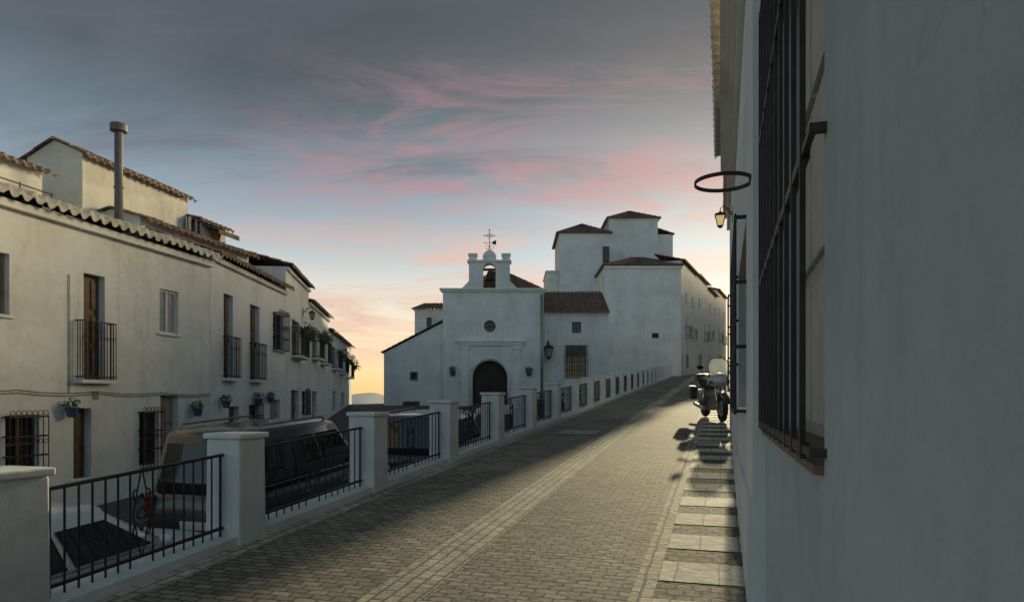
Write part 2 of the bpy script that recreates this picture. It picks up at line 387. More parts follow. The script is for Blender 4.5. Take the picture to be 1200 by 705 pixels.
# ------------------------------------------------------------------ world and sun
SUN_EL, SUN_AZ = rad(12.8), A + rad(0.5)
w = bpy.data.worlds.new('World'); scene.world = w; w.use_nodes = True
nt = w.node_tree; nt.nodes.clear()
out = nd(nt, 'ShaderNodeOutputWorld')
sky = nd(nt, 'ShaderNodeTexSky', sky_type='NISHITA'); sky.sun_disc = False; sky.sun_elevation = SUN_EL; sky.sun_rotation = SUN_AZ
bg1 = nd(nt, 'ShaderNodeBackground'); bg1.inputs['Strength'].default_value = 0.012; nt.links.new(sky.outputs[0], bg1.inputs['Color'])
tc = nd(nt, 'ShaderNodeTexCoord'); sep = nd(nt, 'ShaderNodeSeparateXYZ'); nt.links.new(tc.outputs['Generated'], sep.inputs[0])
def mrange(src, a, c, d0=0, d1=1, smooth=True):
    n = nd(nt, 'ShaderNodeMapRange'); n.interpolation_type = 'SMOOTHSTEP' if smooth else 'LINEAR'
    n.inputs['From Min'].default_value = a; n.inputs['From Max'].default_value = c; n.inputs['To Min'].default_value = d0; n.inputs['To Max'].default_value = d1
    nt.links.new(src, n.inputs['Value']); return n.outputs[0]
def math2(op, a, c):
    n = nd(nt, 'ShaderNodeMath', operation=op)
    for i, x in enumerate((a, c)):
        if isinstance(x, (int, float)): n.inputs[i].default_value = x
        else: nt.links.new(x, n.inputs[i])
    return n.outputs[0]
zlin = mrange(sep.outputs[2], 0.0, 0.6, 0, 1, False)
rL = ramp(nt, [(0.0, (0.93, 0.50, 0.20)), (0.07, (0.97, 0.66, 0.33)), (0.16, (0.94, 0.76, 0.50)), (0.27, (0.70, 0.67, 0.60)), (0.39, (0.33, 0.43, 0.49)), (0.54, (0.17, 0.245, 0.29)), (0.70, (0.074, 0.098, 0.108)), (1.0, (0.040, 0.049, 0.051))])
rR = ramp(nt, [(0.0, (0.78, 0.58, 0.38)), (0.10, (0.80, 0.72, 0.56)), (0.20, (0.62, 0.67, 0.64)), (0.36, (0.41, 0.53, 0.59)), (0.52, (0.28, 0.36, 0.41)), (0.67, (0.145, 0.185, 0.21)), (0.84, (0.072, 0.089, 0.095)), (1.0, (0.042, 0.050, 0.053))])
rB = ramp(nt, [(0.0, (0.46, 0.57, 0.625)), (0.22, (0.44, 0.57, 0.645)), (0.55, (0.245, 0.34, 0.395)), (1.0, (0.11, 0.155, 0.18))])
for r_ in (rL, rR, rB): nt.links.new(zlin, r_.inputs[0])
fx = mrange(sep.outputs[0], -0.25, 0.22)
front = mixc(nt, fx, rL.outputs[0], rR.outputs[0])
den = math2('ADD', sep.outputs[2], 0.16)
cx_ = math2('DIVIDE', sep.outputs[0], den); cy_ = math2('DIVIDE', sep.outputs[1], den)
cmb = nd(nt, 'ShaderNodeCombineXYZ'); nt.links.new(cx_, cmb.inputs[0]); nt.links.new(cy_, cmb.inputs[1])
mp = nd(nt, 'ShaderNodeMapping'); mp.inputs['Scale'].default_value = (0.75, 1.9, 1); mp.inputs['Rotation'].default_value = (0, 0, rad(-32)); mp.inputs['Location'].default_value = (3.3, 1.9, 0)
nt.links.new(cmb.outputs[0], mp.inputs['Vector'])
nA = noise(nt, mp, 0.75, 11, 0.64, 0.8); nB = noise(nt, mp, 2.6, 11, 0.70, 1.1)
mA = ramp(nt, [(0.32, 0.0), (0.56, 1.0)]); nt.links.new(nA.outputs[0], mA.inputs[0])
mB_ = ramp(nt, [(0.36, 0.0), (0.64, 1.0)]); nt.links.new(nB.outputs[0], mB_.inputs[0])
cl = math2('MULTIPLY', mA.outputs[0], mB_.outputs[0])
win = math2('MULTIPLY', mrange(sep.outputs[2], 0.20, 0.30), mrange(sep.outputs[2], 0.51, 0.385, 0.05, 1))
cl = math2('MULTIPLY', cl, win)
cl = math2('MULTIPLY', cl, mrange(sep.outputs[0], -0.42, -0.10, 0.12, 1))
cl = math2('MINIMUM', math2('MULTIPLY', cl, 1.3), 0.82)
cc = ramp(nt, [(0.30, (0.60, 0.37, 0.36)), (0.48, (0.46, 0.235, 0.26)), (0.64, (0.33, 0.18, 0.205)), (0.78, (0.18, 0.125, 0.14)), (0.92, (0.068, 0.070, 0.076))]); nt.links.new(zlin, cc.inputs[0])
# mauve grey shadows of the clouds
nM = noise(nt, mp, 1.3, 10, 0.66, 0.8); mM = ramp(nt, [(0.46, 0.0), (0.64, 0.6)]); nt.links.new(nM.outputs[0], mM.inputs[0])
mw = math2('MULTIPLY', mM.outputs[0], mrange(sep.outputs[2], 0.22, 0.33))
front = mixc(nt, mw, front, (0.125, 0.125, 0.15))
clouded = mixc(nt, cl, front, cc.outputs[0])
m2 = nd(nt, 'ShaderNodeMapping'); m2.inputs['Scale'].default_value = (3.0, 3.0, 24.0); m2.inputs['Rotation'].default_value = (0, rad(4), 0); nt.links.new(tc.outputs['Generated'], m2.inputs['Vector'])
nS = noise(nt, m2, 1.0, 9, 0.64, 0.6); mS = ramp(nt, [(0.42, 0.0), (0.62, 0.9)]); nt.links.new(nS.outputs[0], mS.inputs[0])
sw_ = math2('MULTIPLY', mS.outputs[0], math2('MULTIPLY', mrange(sep.outputs[2], 0.03, 0.09), mrange(sep.outputs[2], 0.27, 0.19)))
clouded = mixc(nt, sw_, clouded, (0.72, 0.43, 0.34))
nG = noise(nt, mp, 0.6, 10, 0.66, 0.6); mG = ramp(nt, [(0.36, 0.0), (0.60, 0.85)]); nt.links.new(nG.outputs[0], mG.inputs[0])
gw = math2('MULTIPLY', mG.outputs[0], mrange(sep.outputs[2], 0.26, 0.45))
gw = math2('MULTIPLY', gw, math2('SUBTRACT', 1.0, math2('MULTIPLY', cl, 0.75)))
clouded = mixc(nt, gw, clouded, (0.056, 0.063, 0.067))
fy = mrange(sep.outputs[1], -0.1, 0.45)
final = mixc(nt, fy, rB.outputs[0], clouded)
ga, ge = rad(62), rad(11.5)  # added warm glow patch in the sky, out of view, lighting the left fronts
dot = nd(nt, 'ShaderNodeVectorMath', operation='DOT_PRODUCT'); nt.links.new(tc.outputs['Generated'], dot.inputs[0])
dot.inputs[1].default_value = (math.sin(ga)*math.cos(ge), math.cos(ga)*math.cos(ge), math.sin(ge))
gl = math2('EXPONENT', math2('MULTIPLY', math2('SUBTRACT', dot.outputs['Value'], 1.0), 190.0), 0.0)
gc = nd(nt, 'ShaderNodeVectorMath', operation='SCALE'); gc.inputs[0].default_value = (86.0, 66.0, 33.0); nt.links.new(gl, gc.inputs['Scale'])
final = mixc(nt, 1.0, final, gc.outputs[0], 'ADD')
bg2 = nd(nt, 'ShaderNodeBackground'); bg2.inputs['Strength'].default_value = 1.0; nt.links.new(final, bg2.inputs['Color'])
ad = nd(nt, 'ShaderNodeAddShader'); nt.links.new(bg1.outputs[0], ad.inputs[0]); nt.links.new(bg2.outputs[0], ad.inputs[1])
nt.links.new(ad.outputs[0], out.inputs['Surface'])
ld = bpy.data.lights.new('sun', 'SUN'); ld.energy = 5.0; ld.angle = rad(0.6); ld.color = (1.0, 0.85, 0.53)
lo = bpy.data.objects.new('sun', ld); col.objects.link(lo)
Sd = Vector((math.sin(SUN_AZ)*math.cos(SUN_EL), math.cos(SUN_AZ)*math.cos(SUN_EL), math.sin(SUN_EL)))
lo.rotation_euler = (-Sd).to_track_quat('-Z', 'Y').to_euler(); lo.location = (0, 0, 30)

# ------------------------------------------------------------------ terrain, roads
def sstep(x):
    x = max(0, min(1, x)); return x*x*(3-2*x)
def ground_z(x, y):
    w_ = sstep((x-2)/6.0)
    yc = max(-15, min(45+65*w_, y))
    z = LS*yc-1.80-25*sstep((y-47)/30)*(1-w_)
    r = math.hypot(x, y-30)
    return z*(1-sstep((r-120)/300)) - 70*sstep((r-100)/500)
def axis_pts():
    a = list(range(-120, 121, 6)); e = [150, 200, 280, 400, 600, 1000, 2000, 5000, 14000]
    return sorted([-v for v in e]+a+e)
xs = axis_pts(); ys = axis_pts()
g = MB(); gv = [[g.bm.verts.new((x, y, ground_z(x, y))) for y in ys] for x in xs]
for i in range(len(xs)-1):
    for j in range(len(ys)-1): g.bm.faces.new((gv[i][j], gv[i+1][j], gv[i+1][j+1], gv[i][j+1]))
struct(g.build('ground', M['earth'], None, True))
h = MB(); rows = []
for yy, sc in ((5200, 0.0), (6000, 1.0), (7000, 0.0)):
    line = []
    for i in range(120):
        x = -4200+i*60; v = 62*math.exp(-((x+1240)/230)**2)+30*math.exp(-((x+2100)/500)**2)+6*math.sin(x*.013)+4*math.sin(x*.031+1)
        line.append((x, yy, -71+sc*(78+max(v, 0)+6)))
    rows.append(line)
h.loft(rows, False, False); struct(h.build('mountain', M['hill'], None, True))

def strip(name, m_, t0, t1, s0, s1, dz, seg=4.0):
    b_ = MB(); n = max(1, int((s1-s0)/seg)); rr = []
    for i in range(n+1):
        s_ = s0+(s1-s0)*i/n; rr.append([(t0, s_, SL*s_+dz), (t1, s_, SL*s_+dz)])
    b_.loft(rr, False, False)
    o = b_.build(name, M[m_]); o.rotation_euler = (0, 0, -A); return struct(o)
strip('road', 'sett', -4.30, 0.6, -8, 68, 0)
b_ = MB(); b_.loft([[(-7, 68, SL*68), (8, 68, SL*68)], [(-4, 90, SL*90), (11, 90, SL*90)], [(2, 120, SL*112), (14, 120, SL*112)]], False, False)
o = b_.build('road_bend', M['sett']); o.rotation_euler = (0, 0, -A); struct(o)
strip('paving_band', 'sett_pale', -2.45, -2.02, -8, 66, .004)
strip('edge_band', 'sett_pale', -4.29, -4.06, -8, 66, .004)
strip('border_band', 'sett_pale', -0.62, -0.46, -8, 60, .004)
strip('pavement', 'paver', -0.46, 0.3, -8, 60, .008)
b_ = MB(); s_ = -2.0
while s_ < 48:
    b_.poly([(-.455, s_, SL*s_+.012), (.27, s_, SL*s_+.012), (.27, s_+.50, SL*(s_+.50)+.012), (-.455, s_+.50, SL*(s_+.50)+.012)]); s_ += 0.90
o = b_.build('pavement_slabs', M['slab']); o.rotation_euler = (0, 0, -A); struct(o)
b_ = MB(); rr = []
for i in range(24):
    Y = -8+i*3.0; rr.append([(-14.5 if Y < 45 else -6, Y, low_z(min(Y, 60))), (.3075*Y-4.65, Y, low_z(min(Y, 60)))])
b_.loft(rr, False, False); struct(b_.build('lower_street', M['asphalt']))
def cover(label, t, s, wx, wy, name='manhole_cover'):
    b_ = MB(); b_.box(-wx/2, wx/2, -wy/2, wy/2, .003, .012)
    n = 5
    for i in range(n):
        for j in range(n):
            x, y = -wx/2+wx*(i+.5)/n, -wy/2+wy*(j+.5)/n
            b_.box(x-wx*.06, x+wx*.06, y-wy*.06, y+wy*.06, .0125, .018)
    o = b_.build(name, M['metal']); o.location = W(t, s)+Vector((0, 0, .006)); o.rotation_euler = (math.atan(SL), 0, -A); return tag(o, label, 'manhole cover')
cover('square metal manhole cover set in the road near the railing', -3.1, S_of(14.6), .9, .8)
cover('dark metal cover in the pavement in front of the motorcycle', -0.25, S_of(13.2), .5, .45, 'drain_cover')

# ------------------------------------------------------------------ parapet with pillars and railings
b_ = MB(); rings = []
for i in range(28):
    s_ = -8+i*2.8; z = SL*s_
    rings.append([(-4.64, s_, z-2.6), (-4.29, s_, z-2.6), (-4.29, s_, z+.085), (-4.64, s_, z+.085)])
b_.loft(rings); o = b_.build('retaining_wall', M['white_old']); o.rotation_euler = (0, 0, -A)
tag(o, 'long white retaining wall and kerb carrying the iron railings', 'wall')
ORD = ['first', 'second', 'third', 'fourth', 'fifth', 'sixth', 'seventh', 'eighth', 'ninth', 'tenth', 'eleventh', 'twelfth', 'thirteenth', 'fourteenth', 'fifteenth', 'sixteenth', 'seventeenth', 'eighteenth', 'nineteenth', 'twentieth', 'twenty-first', 'twenty-second', 'twenty-third', 'twenty-fourth', 'twenty-fifth']
PT = -4.46
pY = [4.42]+[6.56+2.45*i for i in range(23)]
pS = [S_of(y, PT) for y in pY]
sh_bm = MB(); wd = .19
sh_bm.loft([[(-wd*k, -wd*k, z), (wd*k, -wd*k, z), (wd*k, wd*k, z), (-wd*k, wd*k, z)] for z, k in ((-.25, 1.03), (.3, 1.01), (.7, .995), (.975, .985))])
cp_bm = MB(); cp_bm.box(-.212, .212, -.212, .212, .975, 1.03)
p0 = root('pillar', '', 'pillar', (0, 0, 0), -A, 'white pillars along the railing')
shaft0 = sh_bm.build('shaft', M['white_old'], p0, False, .02); cap0 = cp_bm.build('cap', M['trim'], p0, False, .014)
for i, s_ in enumerate(pS):
    if i == 0: r_, = (p0,)
    else:
        r_ = p0.copy(); col.objects.link(r_)
        for ch in (shaft0, cap0):
            c_ = ch.copy(); col.objects.link(c_); c_.parent = r_
    r_.location = W(PT, s_); r_['label'] = 'white capped pillar, %s from the left along the railing' % ORD[i]
def panel_meshes(Ln):
    zz = lambda y, h_: SL*y+h_
    r = MB()
    for h_ in (.16, .84): r.hexa([(-.017, 0, zz(0, h_)-.012), (.017, 0, zz(0, h_)-.012), (.017, Ln, zz(Ln, h_)-.012), (-.017, Ln, zz(Ln, h_)-.012), (-.017, 0, zz(0, h_)+.012), (.017, 0, zz(0, h_)+.012), (.017, Ln, zz(Ln, h_)+.012), (-.017, Ln, zz(Ln, h_)+.012)])
    bars = MB(); n = 16
    for i in range(n+1):
        y = .03+(Ln-.06)*i/n
        if i == 8: continue
        rr_ = .013 if i in (0, n) else .0085
        bars.tube([(0, y, zz(y, .07)), (0, y, zz(y, .84))], rr_, 6)
    c = Ln/2; sc = MB(); z0 = zz(c, 0); q = Ln/n*.92
    for sg in (-1, 1):
        for zc, dirn in ((.36, 1), (.66, -1)):
            pts = []
            for k in range(15):
                a = k/14*math.pi*1.7; rr_ = q*.55*(1-k/22)
                pts.append((0, c+sg*(q*.5-rr_*math.cos(a)*.8), z0+zc+dirn*rr_*1.3*math.sin(a)))
            sc.tube(pts, .0075, 5)
        sc.tube([(0, c+sg*.01, z0+.17), (0, c+sg*q*.8, z0+.50), (0, c+sg*.01, z0+.83)], .007, 5)
    sc.ring((0, c, z0+.50), q*.4, .008, 14, 0, 5)
    return r, bars, sc
pan0 = None
for i in range(len(pS)-1):
    s0, s1 = pS[i]+.19, pS[i+1]-.19
    lab = 'black iron railing panel between the %s and %s white pillars' % (ORD[i], ORD[i+1])
    if i <= 1:
        r, bars, sc = panel_meshes(s1-s0)
        rt = root('railing_panel', lab, 'railing', W(PT, s0), -A, 'iron railing panels')
        pc = [r.build('rails', M['iron'], rt), bars.build('bars', M['iron'], rt), sc.build('scroll_ornament', M['iron'], rt)]
        pan0 = (rt, pc)
    else:
        rt = pan0[0].copy(); col.objects.link(rt); rt.location = W(PT, s0); rt['label'] = lab
        for ch in pan0[1]:
            c_ = ch.copy(); col.objects.link(c_); c_.parent = rt

# ------------------------------------------------------------------ pots and lanterns
def pot(label, loc, rz, r=0.11, plant=True, m_='blue', group='blue pots hung on the house fronts', lush=1.0):
    rt = root('flower_pot', label, 'flower pot', loc, rz, group)
    MB().lathe([(r*.55, -r*.9), (r*.7, -r*.8), (r*.95, r*.5), (r*1.05, r*.55), (r*1.05, r*.8), (r*.9, r*.8), (r*.85, r*.5), (0, r*.5)], n=14).build('pot', M[m_], rt, True)
    if plant:
        MB().leaves((0, 0, r*(1.3 if lush < 1.2 else .7)), (r*1.4*lush, r*1.3*lush, r*(.95 if lush < 1.2 else 1.3)*lush), int(75*lush*lush), r*.35).build('foliage', M['leaf'], rt)
    return rt
def lantern(label, loc, rz, k=1.0, arm=0.3, gm='lantern'):
    rt = root('wall_lantern', label, 'lantern', loc, rz, 'wall lanterns')
    br = MB(); br.tube([(0, 0, -.05*k), (0, -arm*.4, .16*k), (0, -arm*.8, .22*k), (0, -arm, .16*k), (0, -arm, .08*k)], .014*k, 6); br.box(-.03*k, .03*k, -.012, .006, -.2*k, .2*k)
    br.tube([(0, 0, .1*k), (0, -arm*.3, .02*k), (0, -arm*.55, .16*k)], .009*k, 5)
    br.build('bracket', M['iron'], rt)
    def sq(h_, z): return [(-h_, -arm-h_, z), (h_, -arm-h_, z), (h_, -arm+h_, z), (-h_, -arm+h_, z)]
    MB().loft([sq(.06*k, -.27*k), sq(.11*k, -.02*k)]).build('lamp_glass', M[gm], rt)
    fr = MB()
    lo_, hi = sq(.064*k, -.27*k), sq(.114*k, -.02*k)
    for a, c in zip(lo_, hi): fr.tube([a, c], .008*k, 5)
    for q in (lo_, hi): fr.tube(q, .009*k, 5, True)
    fr.loft([sq(.135*k, -.015*k), sq(.11*k, .03*k), sq(.03*k, .07*k), sq(.02*k, .10*k)])
    fr.loft([sq(.06*k, -.275*k), sq(.045*k, -.30*k), sq(.01*k, -.33*k)])
    fr.build('lamp_frame', M['iron'], rt)
    return rt

# ------------------------------------------------------------------ left houses
G_ROW = 'white houses along the lower street'
u1 = Vector((1.26, 5.45)).normalized()
H1 = Fr((-8.96-u1.x*5, 11.95-u1.y*5), (-7.7, 17.4), -0.6)
rt = root('house', 'long two storey white house at the left edge with a wavy tiled eave', 'house', H1.loc(), H1.rz, G_ROW)
def toground(fr, o):
    o[2] = low_z(fr.Y((o[0]+o[1])/2))-fr.z0+.12; return o
ow0 = H1.rect(-14, 295, 11, 368); obd = H1.rect(98, 322, 123, 445); ow1 = H1.rect(187, 340, 209, 391)
og = H1.rect(6, 486, 46, 555); od1 = toground(H1, H1.rect(86, 478, 107, 600)); og2 = H1.rect(163, 482, 186, 545); od2 = toground(H1, H1.rect(188, 463, 209, 545))
zt = 5.22+0.6
b_ = MB(); wall(b_, H1.L, -.9, zt, [ow0, obd, ow1, og, od1, og2, od2], 3.0, .22); b_.build('wall', M['white_old'], rt)
add_window(rt, ow0, .16, 'wood_grey', True, 1, 0, 'shutter_dark'); add_window(rt, ow1, .12, 'frame_white', True, 1, 0, 'shutter'); add_door(rt, obd, .2, 'wood', 2)
add_window(rt, og, .16, 'wood'); add_door(rt, od1, .22, 'wood'); add_window(rt, og2, .16, 'wood'); add_door(rt, od2, .22, 'wood_grey')
bz = obd[2]; add_balcony(rt, obd[0]-.2, obd[1]+.10, bz, H1.z((obd[0]+obd[1])/2, 378), .18, .07)
add_grille(rt, og[0]-.05, og[1]+.05, og[2]-.05, og[3], .16, .10); add_grille(rt, og2[0]-.03, og2[1]+.03, og2[2]-.05, og2[3]+.02, .14, .10)
lean_roof(rt, H1.L, zt+.10, .34, 3.05, 1.0, 'tile_pale', .24, .05, .075)
MB().box(.002, H1.L-.002, -.14, .02, zt-.14, zt-.002).build('cornice', M['trim'], rt)
MB().box(.004, H1.L-.01, -.035, .02, -.9, .75).build('plinth', M['white'], rt)
cb = MB(); cz = obd[2]-.28
for zz_ in (0, .05): cb.tube([(H1.L*i/24, -.02, cz+zz_-.05*math.sin(math.pi*((i*.25) % 1))) for i in range(25)], .008, 4)
cb.tube([(H1.k(80), -.02, cz), (H1.k(80), -.02, obd[3]-.1)], .008, 4); cb.build('facade_cable', M['iron'], rt)
for px, lab in ((76, 'blue flower pot on the white wall beside the brown door'), (225, 'blue flower pot on the wall near the second doorway of the long house')):
    k = H1.k(px); pot(lab, H1.world(k, .16, H1.z(k, 482)), H1.rz, .12)
k = H1.k(112); pl = MB().box(k-.07, k+.07, -.012, .01, H1.z(k, 468), H1.z(k, 458)).build('house_plaque', M['blueish'], rt)
# house two
H2 = Fr((-7.7, 17.42), (-7.7, 23.2), -0.3)
rt = root('house', 'white house with two tall iron balconies next to the long house', 'house', H2.loc(), H2.rz, G_ROW)
o1 = H2.rect(262, 345, 273, 443); o2 = H2.rect(293, 358, 304, 445); o3 = H2.rect(320, 368, 332, 410)
d1 = toground(H2, H2.rect(268, 476, 280, 520)); w1 = H2.rect(292, 474, 303, 508); d2 = toground(H2, H2.rect(316, 468, 328, 512))
zt = 5.4+.3
b_ = MB(); wall(b_, H2.L, -.8, zt, [o1, o2, o3, d1, w1, d2], 4.0, .2); b_.build('wall', M['white'], rt)
add_door(rt, o1, .18, 'wood', 2); add_door(rt, o2, .18, 'wood', 2); add_window(rt, o3, .15, 'wood'); add_door(rt, d1); add_window(rt, w1, .15, 'wood'); add_door(rt, d2, .2, 'wood_grey')
for o_, yt in ((o1, 395), (o2, 403)): add_balcony(rt, o_[0]-.06, o_[1]+.06, o_[2], H2.z((o_[0]+o_[1])/2, yt), .2, .09)
add_grille(rt, o3[0]-.05, o3[1]+.05, o3[2]-.04, o3[3]+.02, .2, .1); add_grille(rt, w1[0]-.03, w1[1]+.03, w1[2]-.05, w1[3], .14, .1)
lean_roof(rt, H2.L, zt+.06, .3, 2.0, .72, 'tile', .22, .05, .06)
MB().box(.002, H2.L-.002, -.12, .02, zt-.12, zt-.002).build('cornice', M['trim'], rt)
for px, py, lab in ((258, 473, 'blue flower pot on the wall under the first tall balcony'), (297, 470, 'blue flower pot on the wall under the second tall balcony'), (311, 468, 'small blue flower pot beside the last doorway of the balcony house')):
    k = H2.k(px); pot(lab, H2.world(k, .16, H2.z(k, py)), H2.rz, .12)
# houses three and four with plants
def plant_house(label, P0, P1, z0, ze, ops_px, door_px, win_px, which, over=.25):
    H = Fr(P0, P1, z0); rt = root('house', label, 'house', H.loc(), H.rz, G_ROW)
    ops = [H.rect(*q) for q in ops_px]; drs = [toground(H, H.rect(*q)) for q in door_px]; ws_ = [H.rect(*q) for q in win_px]
    zt = ze-z0
    b_ = MB(); wall(b_, H.L, -1.0, zt, ops+drs+ws_, 5.0, .2); b_.build('wall', M['white'], rt)
    for o_ in ops: add_door(rt, o_, .18, 'wood', 2); add_balcony(rt, o_[0]-.15, o_[1]+.15, o_[2], o_[2]+1.0, .34, .11)
    for o_ in drs: add_door(rt, o_, .2, 'wood')
    for o_ in ws_: add_window(rt, o_, .15, 'wood'); add_grille(rt, o_[0], o_[1], o_[2], o_[3], .14, .12)
    lean_roof(rt, H.L, zt+.05, over, 2.6, .75, 'tile', .22)
    MB().box(.002, H.L-.002, -.1, .02, zt-.1, zt-.002).build('cornice', M['trim'], rt)
    for n_, o_ in enumerate(ops):
        nm_ = which[n_]
        if nm_:
            for j, f_ in enumerate((0.1, 0.5, 0.9)):
                k = o_[0]-.12+(o_[1]-o_[0]+.24)*f_
                pot('terracotta pot of trailing greenery, %s on the %s' % (('left', 'middle', 'right')[j], nm_), H.world(k, .47, o_[2]+.80), H.rz, .13, True, 'terra', 'potted plants on the balconies', 1.9)
    return H, rt
H3, rt = plant_house('taller white house with a plant covered balcony beside the tall iron balconies', (-7.7, 23.22), (-8.37, 28.1), 0.1, 6.25, [(342, 376, 351, 418)], [(341, 457, 350, 500)], [(354, 458, 360, 486)], ['first plant covered balcony'])
k = H3.k(355); lantern('black iron wall lantern on the house with the first plant balcony', H3.world(k, 0, H3.z(k, 366)), H3.rz, .9, .35)
plant_house('lower white house with a plant covered balcony further along the lower street', (-8.38, 28.12), (-9.2, 34.3), 0.4, 5.75, [(366, 386, 370.5, 420), (376, 402, 379.5, 426)], [(366, 458, 371, 488)], [], ['second plant covered balcony', None])
H4 = Fr((-9.2, 34.32), (-10.8, 46), 0.9)
rt = root('house', 'last low white house at the far end of the lower street', 'house', H4.loc(), H4.rz, G_ROW)
ops = [H4.rect(389, 406, 393, 432), H4.rect(398, 415, 401.5, 437), H4.rect(405, 424, 408, 442)]
drs = [toground(H4, H4.rect(390, 458, 394, 480)), toground(H4, H4.rect(400, 460, 403.5, 478))]
zt = 5.2-.9
b_ = MB(); wall(b_, H4.L, -1.0, zt, ops+drs, 5.0, .2); b_.build('wall', M['white'], rt)
for o_ in ops: add_door(rt, o_, .18, 'wood', 2); add_balcony(rt, o_[0]-.2, o_[1]+.2, o_[2], o_[2]+.95, .36, .14)
for o_ in drs: add_door(rt, o_, .2, 'wood')
lean_roof(rt, H4.L, zt+.05, .22, 2.6, .8, 'tile', .24)
for i, o_ in enumerate(ops):
    pot('leafy pot on the %s balcony of the last low house' % ('nearest', 'middle', 'farthest')[i], H4.world((o_[0]+o_[1])/2, .48, o_[2]+.65), H4.rz, .16, True, 'terra', 'potted plants on the balconies', 1.9)

# rooftop rooms behind
def rooftop(label, P0, P1, z0, ztop, depth, m_, wins=(), roofm='tile', over=.3, rise=.8, gable=True):
    f_ = Fr(P0, P1, z0); rt = root('rooftop_room', label, 'house', f_.loc(), f_.rz, 'upper rooms set back above the left houses')
    zt_ = ztop-z0; ops_ = [f_.rect(*q) for q in wins]
    b_ = MB(); wall(b_, f_.L, -.4, zt_, ops_, depth, .18)
    gable_body(b_, f_.L, zt_, depth, rise, depth/2); b_.build('wall', M[m_], rt)
    r_ = MB(); r_.roof((-.12, -over, zt_-over*rise*2/depth), (f_.L+.15, -over, zt_-over*rise*2/depth), (-.12, depth/2, zt_+rise+.03), (f_.L+.15, depth/2, zt_+rise+.03), .22)
    r_.roof((f_.L+.15, depth+over, zt_-over*rise*2/depth), (-.12, depth+over, zt_-over*rise*2/depth), (f_.L+.15, depth/2, zt_+rise+.03), (-.12, depth/2, zt_+rise+.03), .22)
    r_.build('roof', M[roofm], rt, True)
    for o_ in ops_: add_window(rt, o_, .14, 'wood')
    return f_, rt
o4 = Vector((-u1.y, u1.x))
b0 = Vector((-8.96, 11.95))
P = b0+o4*2.6; f_, rt = rooftop('cream rooftop room with a tiled roof at the left edge', P-u1*3, P+u1*3.2, 3.5, 6.95, 2.6, 'cream', (), 'tile', .25, .35)
rl = MB()
for i in range(3): rl.tube([(3.0, -.35, 2.3+i*.28), (6.15, -.35, 2.3+i*.28)], .018)
for i in range(5): rl.tube([(3.0+i*.78, -.35, 2.0), (3.0+i*.78, -.35, 2.9)], .018)
rl.build('terrace_railing', M['dull_metal'], rt)
P = b0+o4*2.8; f_, rt = rooftop('tall pale gabled rooftop room behind the metal flue', P+u1*4.5, P+u1*8.3, 4.5, 7.85, 1.7, 'cream', (), 'tile', .2, .38)
P = b0+o4*2.5; f_, rt = rooftop('smaller lower rooftop room with a window right of the metal flue', P+u1*8.35, P+u1*9.7, 4.5, 7.2, 1.7, 'white', ((224, 256, 237, 281),), 'tile', .2, .22)
aw = root('awning', 'small dark awning over the window of the smaller rooftop room', 'awning', f_.loc(), f_.rz)
MB().hexa([(.2, -.6, 2.36), (1.2, -.6, 2.36), (1.2, -.005, 2.55), (.2, -.005, 2.55), (.2, -.6, 2.40), (1.2, -.6, 2.40), (1.2, -.005, 2.59), (.2, -.005, 2.59)]).build('cover', M['tile'], aw)
MB().box(.2, 1.2, -.605, -.58, 2.26, 2.358).build('valance', M['tile'], aw)
P = b0+o4*1.6; f3, rt = rooftop('low white rooftop room with a dark tiled edge above the balconies', P+u1*5.05, P+u1*9.6, 4.2, 6.33, 1.75, 'white', ((240, 289, 252, 300),), 'tile', .3, .25)
f_, rt = rooftop('white rooftop room above the house with plant balconies', (-9.6, 23.4), (-9.95, 28.5), 4.5, 6.9, 3.2, 'white', ((296, 306, 303, 316),), 'tile', .3, .4)
pot('bushy green plant in a pot on the low rooftop room under the awning', f3.world(3.9, -.7, 2.60), f3.rz, .16, True, 'terra', None, 1.15)
fl = root('chimney_flue', 'tall slim metal flue with a flat cap on the roof of the long house', 'chimney', (-9.22, 16.0, 5.45))
MB().lathe([(.09, 0), (.09, 2.52)], n=18).build('pipe', M['dull_metal'], fl, True)
MB().lathe([(.095, 1.20), (.105, 1.21), (.105, 1.25), (.095, 1.26)], n=18).build('collar', M['dull_metal'], fl)
MB().lathe([(.0, 2.535), (.185, 2.54), (.185, 2.70), (.0, 2.705)], n=18).build('cap', M['dull_metal'], fl)
lv = Fr((-9.95, 15.0), (-9.6, 16.6), 5.45)
rt = root('slatted_awning', 'dark slatted lean-to awning on the roof left of the metal flue', 'awning', lv.loc(), lv.rz)
sl_ = MB()
for i in range(9):
    t_ = i/8; sl_.box(0, lv.L, -.15+t_*1.1, -.05+t_*1.1, .35+t_*.45, .39+t_*.45)
sl_.build('slats', M['iron'], rt)
for x in (.05, lv.L-.05):
    ps = MB(); ps.tube([(x, -.1, -.3), (x, -.1, .37)], .025); ps.tube([(x, -.1, .34), (x, 1.0, .79)], .025); ps.build('post', M['wood'], rt)

